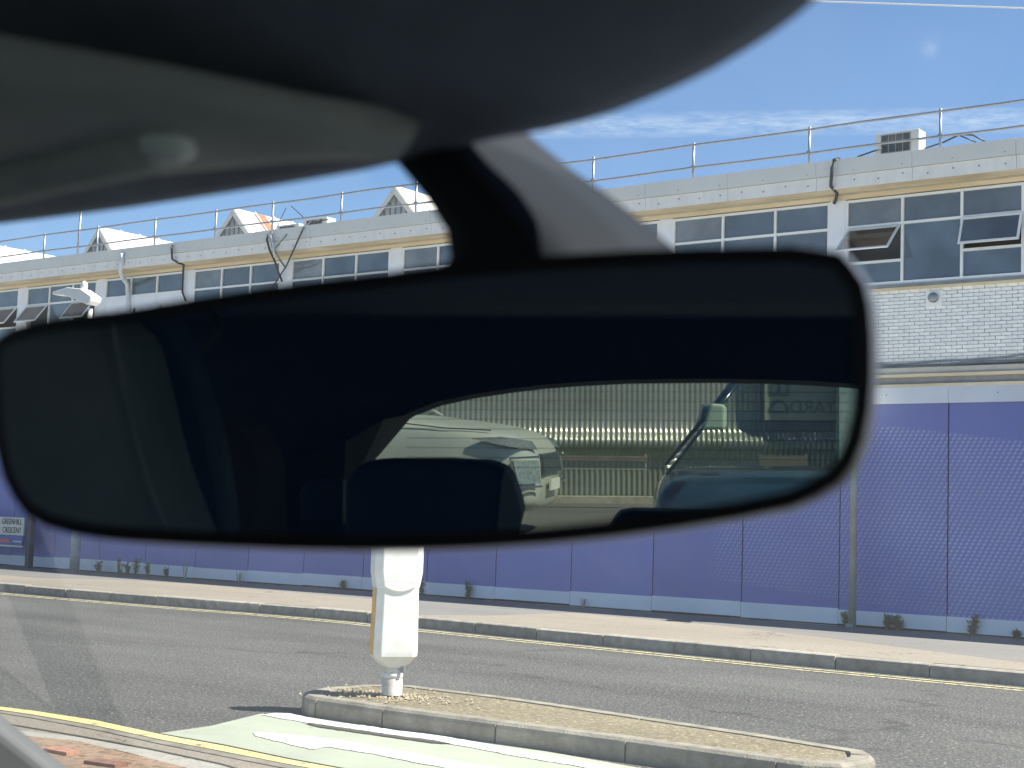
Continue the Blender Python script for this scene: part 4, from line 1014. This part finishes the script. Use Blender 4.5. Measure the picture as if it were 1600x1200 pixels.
# header / headliner: traced front edge, running back over the head
edgep = [(-700, 392), (-400, 365), (-200, 345), (0, 328), (100, 315), (200, 301), (300, 285), (400, 269), (500, 251), (560, 240), (610, 228), (700, 203), (760, 189), (800, 182), (850, 173), (900, 160), (950, 145), (1000, 125), (1050, 103), (1100, 78), (1150, 48), (1190, 22), (1225, -4), (1260, -34), (1300, -75), (1360, -150), (1450, -290)]
E0 = [WS(x, y, .012) for x, y in edgep]
E0.insert(0, Vector((XLf, E0[0].y, E0[0].z)))
rings = []
for p in E0:
    rings.append([p+Vector((0, .012, .012)), p, p+Vector((0, -.012, -.001)), p+Vector((0, -.05, .012)), Vector((p.x, .22, 1.43)), Vector((p.x, .0, 1.455))])
mb = MB()
k = len(rings[0])
for r in rings: mb.v += [tuple(q) for q in r]
for i in range(len(rings)-1):
    for j in range(k-1): mb.f.append((i*k+j, (i+1)*k+j, (i+1)*k+j+1, i*k+j+1))
o = mb.build('windscreen_header', 'headliner', car, smooth=True)
md = o.modifiers.new('solid', 'SOLIDIFY'); md.thickness = .006
# roof closing panels
MB().box(XLf-.02, XRt+.02, -2.6, .30, 1.462, 1.478).build('headliner', 'headliner', car)
MB().box(XLf-.03, XRt+.03, -2.6, .36, 1.48, 1.50).build('roof_panel', 'carbody', car)
lastx = E0[-1].x
MB().poly([(lastx-.01, E0[-1].y, E0[-1].z+.01), (XRt+.02, E0[-1].y, E0[-1].z+.01), (XRt+.02, .2, 1.46), (lastx-.01, .2, 1.46)]).build('header_trim', 'headliner', car)
# sun visor with clip
vis = [WS(-260, 352, .03), WS(0, 322, .03), WS(150, 300, .03), WS(262, 272, .03), WS(300, 232, .035), WS(300, 150, .05)]
va = Vector((XLf+.05, .405, 1.345)); 
vpts_low = [PD(-330, 332, .60), PD(0, 300, .575), PD(250, 264, .545), PD(450, 232, .515), PD(600, 206, .495)]
vpts_up = [PD(-330, 30, .44), PD(0, 55, .43), PD(250, 100, .44), PD(480, 150, .455), PD(660, 190, .48)]
def soft(pa, pb, th, steps=6):
    rings = []
    for a, b in zip(pa, pb):
        d = (b-a); nn = Vector((0, -.35, -1)).normalized(); ring = []
        for s in range(steps+1):
            f = s/steps; ring.append(a+d*f+nn*th*math.sin(math.pi*f)**.5)
        for s in range(steps-1, 0, -1):
            f = s/steps; ring.append(a+d*f-nn*th*.5*math.sin(math.pi*f)**.5)
        rings.append(ring)
    return MB().loft(rings)
sv = soft(vpts_low, vpts_up, .012).build('sun_visor', 'visor', car, smooth=True)
c_ = PD(262, 226, .475)
cl = MB(); cl.tube([PD(-60, 298, .535), PD(0, 285, .52), PD(140, 252, .495), PD(240, 232, .478)], .008, 10); cl.build('visor_rod', 'visor', sv, smooth=True)
cl = MB(); rr = .0060
cl.tube([c_+Vector((.0, .0, -.001))-RT*.008, c_-RT*.004, c_+RT*.004, c_+RT*.008], [.004, rr, rr, .004], 14); cl.build('visor_clip', mat('pale_clip_plastic', (.85, .90, .86), .4), sv, smooth=True)

# rear-view mirror ------------------------------------------------------
op = [(-14, 548), (-3, 531), (20, 516), (55, 506), (100, 498), (200, 486), (300, 469), (400, 453), (500, 440), (600, 429), (700, 419), (800, 410), (900, 403), (1000, 397.5), (1100, 393.5), (1180, 392), (1240, 391), (1275, 395), (1308, 402), (1330, 418), (1346, 443), (1354, 480), (1358, 530), (1358, 590), (1354, 640), (1344, 690), (1328, 727), (1305, 756), (1275, 778), (1235, 791), (1150, 808), (1050, 824), (950, 837), (850, 847), (750, 853.5), (650, 857), (550, 858), (450, 856), (350, 852), (270, 848), (200, 844), (150, 839), (110, 832), (70, 820), (38, 800), (18, 776), (3, 745), (-8, 700), (-14, 640), (-17, 590)]
op = [(x+(7 if x > 1290 else 0), y-(9 if y < 425 and x < 1320 else (5 if y < 560 and x < 1300 else 0))+(4 if y > 780 else 0)) for x, y in op]
O3 = [MM(x, y) for x, y in op]
cen = sum(O3, Vector())/len(O3)
def ringof(scale_in, back):                   # shrink by a constant distance, push back from the glass plane
    out = []; n = len(O3)
    for i, p in enumerate(O3):
        a, b = O3[i-1], O3[(i+1) % n]; t_ = (b-a).normalized(); nn = t_.cross(MN).normalized()
        if (cen-p).dot(nn) < 0: nn = -nn
        out.append(p+nn*scale_in-MN*back)
    return out
rvm = MB().loft([ringof(.0008, 0), ringof(.0002, .0012), ringof(0, .003), ringof(-.0006, .007), ringof(.0, .012), ringof(.003, .018), ringof(.009, .026), ringof(.018, .034), ringof(.03, .040)]).build('rear_view_mirror', 'mirrorbody', car, smooth=True)
MB().loft([ringof(.0004, -.0003), ringof(.0048, -.0005), ringof(.0050, .0004), ringof(.0006, .0006)], cap=False).build('mirror_bezel', 'bezel', rvm)
MB().poly(ringof(.0042, -.00025)).build('mirror_glass', 'mglass', rvm)
MB().poly(ringof(.0009, .00005)).build('mirror_back_plate', 'bezel', rvm)
# stem: three-cornered arm from mirror to windscreen
def st_ring(pl, pr_, pm, D): 
    L, R_, Mi = PD(*pl, D+.012), PD(*pr_, D+.012), PD(*pm, D-.012)
    back_ = (L+R_)/2 + fw*.02
    q = []
    for a, b in ((L, Mi), (Mi, R_), (R_, back_), (back_, L)):
        for f in (0, .33, .66): q.append(a.lerp(b, f))
    return q
stem = [st_ring((706, 430), (1085, 425), (870, 430), .462), st_ring((704, 405), (1050, 385), (838, 400), .465), st_ring((697, 360), (1012, 352), (805, 350), .475), st_ring((666, 310), (950, 304), (765, 300), .49), st_ring((632, 268), (890, 262), (725, 258), .505), st_ring((602, 235), (840, 222), (690, 225), .515), st_ring((572, 205), (800, 186), (660, 190), .52), st_ring((550, 180), (770, 165), (640, 160), .525)]
stm = MB().loft(stem).build('mirror_stem', 'stem', rvm, smooth=True)
# small collar at the joint
MB().loft([[PD(x, y, .458) for x, y in ((690, 428), (1090, 405), (1090, 388), (700, 403))], [PD(x, y, .48) for x, y in ((690, 428), (1090, 405), (1090, 388), (700, 403))]]).build('mirror_collar', 'stem', rvm, bevel=.003)

# dashboard, bonnet
MB().loft([[(x, .52, .86), (x, .60, .90), (x, .85, .925), (x, 1.01, .885), (x, 1.01, .5), (x, .52, .5)] for x in (-1.75, -1.27, -.7, -.3, .1, XRt)]).build('dashboard', 'dash', car, smooth=False)
MB().loft([[(XLf, 1.08, .83), (XLf, 1.95, .66), (XLf, 2.05, .5), (XLf, 1.08, .4)], [(XLf+.35, 1.08, .86), (XLf+.35, 2.0, .70), (XLf+.35, 2.1, .5), (XLf+.35, 1.08, .4)], [(XRt-.35, 1.08, .86), (XRt-.35, 2.0, .70), (XRt-.35, 2.1, .5), (XRt-.35, 1.08, .4)], [(XRt, 1.08, .83), (XRt, 1.95, .66), (XRt, 2.05, .5), (XRt, 1.08, .4)]]).build('bonnet', 'carbody', car, smooth=True)
# front pillars: left one just clips the lower left corner of the view
pa, pb = WS(-85, 1072, .0), WS(96, 1214, .0); dd = (pb-pa); print('pillar', pa, pb)
def ext(y): return pa+dd*((y-pa.y)/dd.y)
def pillar(c0_, c1_, name, s):
    o_ = Vector((s, 0, 0)); i_ = Vector((0, -.02, -.022))
    r = [[c, c+o_*.02+Vector((0, .012, .012)), c+o_*.09, c+o_*.08+i_*2, c+o_*.02+i_*1.6] for c in (c0_, c1_)]
    return MB().loft(r).build(name, mat('grey_pillar_cloth', (.13, .135, .135), .8), car, bevel=.008)
pillar(ext(.36), ext(1.10), 'windscreen_pillar', -1)
pillar(Vector((XRt, .36, gz(.36))), Vector((XRt, 1.08, gz(1.08))), 'windscreen_pillar', 1)
# sides, floor, rear
xl = min(ext(.36).x, ext(1.1).x, XLf)-.09
for x, s in ((xl-.03, 1), (XRt+.05, -1)):
    MB().box(x, x+.03, -2.4, .50, .2, .97).build('door_panel', 'trim', car)
    MB().box(x, x+.03, -1.62, -1.45, .97, 1.47).build('door_pillar', 'trim', car)
    MB().box(x, x+.03, -.42, -.28, .97, 1.47).build('middle_pillar', 'trim', car)
    MB().box(x, x+.03, -2.4, -1.9, .97, 1.47).build('rear_quarter_panel', 'trim', car)
    MB().poly([(x+.015, -1.9, .97), (x+.015, .95, .97), (x+.015, .3, 1.47), (x+.015, -1.9, 1.47)]).build('side_window', 'sideglass', car)
MB().box(xl-.03, XRt+.08, -2.4, 1.05, .15, .2).build('floor', 'trim', car)
# rear wall with the window opening, traced through the mirror
RY = -2.35
ro = [(1560, 640), (1450, 622), (1380, 612), (1320, 606), (1260, 602), (1200, 600), (1120, 598.5), (1050, 599), (980, 600), (900, 604), (850, 608), (800, 614), (740, 623), (690, 634), (650, 649), (620, 668), (600, 690), (588, 715), (582, 745), (582, 790), (600, 850), (640, 880), (800, 890), (1200, 888), (1500, 870), (1580, 780), (1590, 700)]
R3 = [RM(x, y, Y=RY) for x, y in ro]
rc = sum(R3, Vector())/len(R3)
def outer(p, X0_, X1_, Z0_, Z1_):
    d = p-rc; t_ = 1e9
    if d.x > 1e-6: t_ = min(t_, (X1_-rc.x)/d.x)
    if d.x < -1e-6: t_ = min(t_, (X0_-rc.x)/d.x)
    if d.z > 1e-6: t_ = min(t_, (Z1_-rc.z)/d.z)
    if d.z < -1e-6: t_ = min(t_, (Z0_-rc.z)/d.z)
    return rc+d*t_
OUT = [outer(p, xl-.2, XRt+.2, .2, 1.48) for p in R3]
mb = MB(); n = len(R3)
for i in range(n):
    k = (i+1) % n
    mb.poly([R3[i], R3[k], OUT[k], OUT[i]])
mb.poly([(xl-.2, RY-.01, .2), (XRt+.2, RY-.01, .2), (XRt+.2, RY-.01, .3), (xl-.2, RY-.01, .3)])
mb.build('tailgate', 'trim', car)
# pale surround ring (trim) set slightly proud
RI = [p+Vector((0, .004, 0)) for p in R3]
mid_ = [rc+(p-rc)*1.02+Vector((0, .03, .006)) for p in R3]
far_ = [rc+(p-rc)*1.045+Vector((0, .06, .012)) for p in R3]
mb = MB()
mb.loft([RI, mid_], cap=False).build('rear_window_seal', 'ctrim', car, smooth=True)
MB().poly([p+Vector((0, -.01, 0)) for p in R3]).build('rear_window', 'rearglass', car)
hl = MB()
for k in range(9):
    yy = 612+k*15; a, b = RM(590, yy, Y=RY-.006), RM(1500, yy, Y=RY-.006)
    x0 = min(a.x, b.x); x1 = max(a.x, b.x); z0 = (a.z+b.z)/2
    # clip to the opening
    xin = [p.x for p in R3 if abs(p.z-z0) < .03]
    hl.box(x0+.06, x1-.02, RY-.008, RY-.0075, z0-.0004, z0+.0004)
hl.build('heater_lines', 'trim', car)
# pillar trim at the left of the rear window: from mirror pixel line (450,735)-(640,655)
mb = MB()
u = [(300, 800), (450, 722), (540, 690), (600, 655), (650, 640)]; l_ = [(300, 880), (450, 860), (535, 830), (560, 740), (590, 690)]
A = [RM(x, y, Y=-2.05+.02*i) for i, (x, y) in enumerate(u)]; B = [RM(x, y, Y=-2.15+.0*i) for i, (x, y) in enumerate(l_)]
A[-1] = RM(648, 646, Y=RY+.02); B[-1] = RM(592, 712, Y=RY+.02)
for i in range(4): mb.poly([A[i], A[i+1], B[i+1], B[i]])
mb.build('rear_pillar_trim', mat('dark_pillar_trim', (.045, .05, .048), .7), car, smooth=True)

# seats seen in the mirror
def slab(pix, Y, th, name, m, parent, bevel=.02, sub=0):
    f_ = [RM(x, y, Y=Y) for x, y in pix]; b_ = [p+Vector((0, -th, 0)) for p in f_]
    return MB().loft([f_, b_]).build(name, m, parent, bevel=bevel)
slab([(553, 730), (575, 721), (600, 719), (700, 719), (760, 722), (790, 731), (800, 748), (812, 785), (815, 800), (805, 840), (800, 900), (545, 900), (538, 840), (538, 750)], -1.62, .13, 'rear_headrest', 'seat', car, .03)
slab([(790, 733), (803, 748), (813, 785), (815, 800), (808, 840), (803, 900), (770, 900), (778, 800), (784, 745)], -1.612, .02, 'headrest_lit_side', M['seat_lit'], car, .004)  # lit edge of the headrest, painted as a paler slab
slab([(468, 765), (480, 752), (520, 749), (536, 751), (536, 822), (520, 822), (480, 822), (468, 815)], -1.80, .06, 'rear_speaker', 'seat', car, .02)
slab([(948, 835), (955, 815), (970, 803), (990, 799), (1100, 801), (1180, 800), (1240, 795), (1300, 780), (1400, 780), (1400, 900), (948, 900)], -1.66, .12, 'rear_headrest', 'seat', car, .02)
slab([(300, 870), (1400, 905), (1400, 1100), (300, 1100)], -1.55, .14, 'rear_seat', 'seat', car, .02)
# front passenger seat: near, big, grey lit, with stitched seam
seat_out = [(-420, 470), (-200, 455), (0, 470), (100, 480), (168, 488), (185, 540), (200, 600), (218, 680), (238, 750), (262, 815), (290, 880), (300, 960), (-420, 960)]
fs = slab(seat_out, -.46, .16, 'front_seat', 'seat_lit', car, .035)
seam = [RM(x, y, Y=-.455) for x, y in [(174, 470), (180, 520), (188, 570), (200, 630), (214, 690), (231, 750), (252, 805), (285, 880)]]
MB().tube(seam, .0022, 6).build('stitching', 'stitch', fs, smooth=True)
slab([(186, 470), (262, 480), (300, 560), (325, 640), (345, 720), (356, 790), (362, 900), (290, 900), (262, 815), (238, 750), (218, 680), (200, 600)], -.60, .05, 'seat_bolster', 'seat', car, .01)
slab([(322, 650), (345, 652), (370, 668), (392, 700), (403, 740), (405, 900), (340, 900)], -1.3, .2, 'rear_door_armrest', 'brownish', car, .03)
hp = [RM(x, y, Y=-.9) for x, y in [(255, 470), (300, 482), (330, 492), (343, 508), (336, 528), (312, 552), (290, 562)]]
MB().tube(hp, .006, 8).build('grab_handle', mat('dark_handle_plastic', (.03, .034, .032), .5), car, smooth=True)
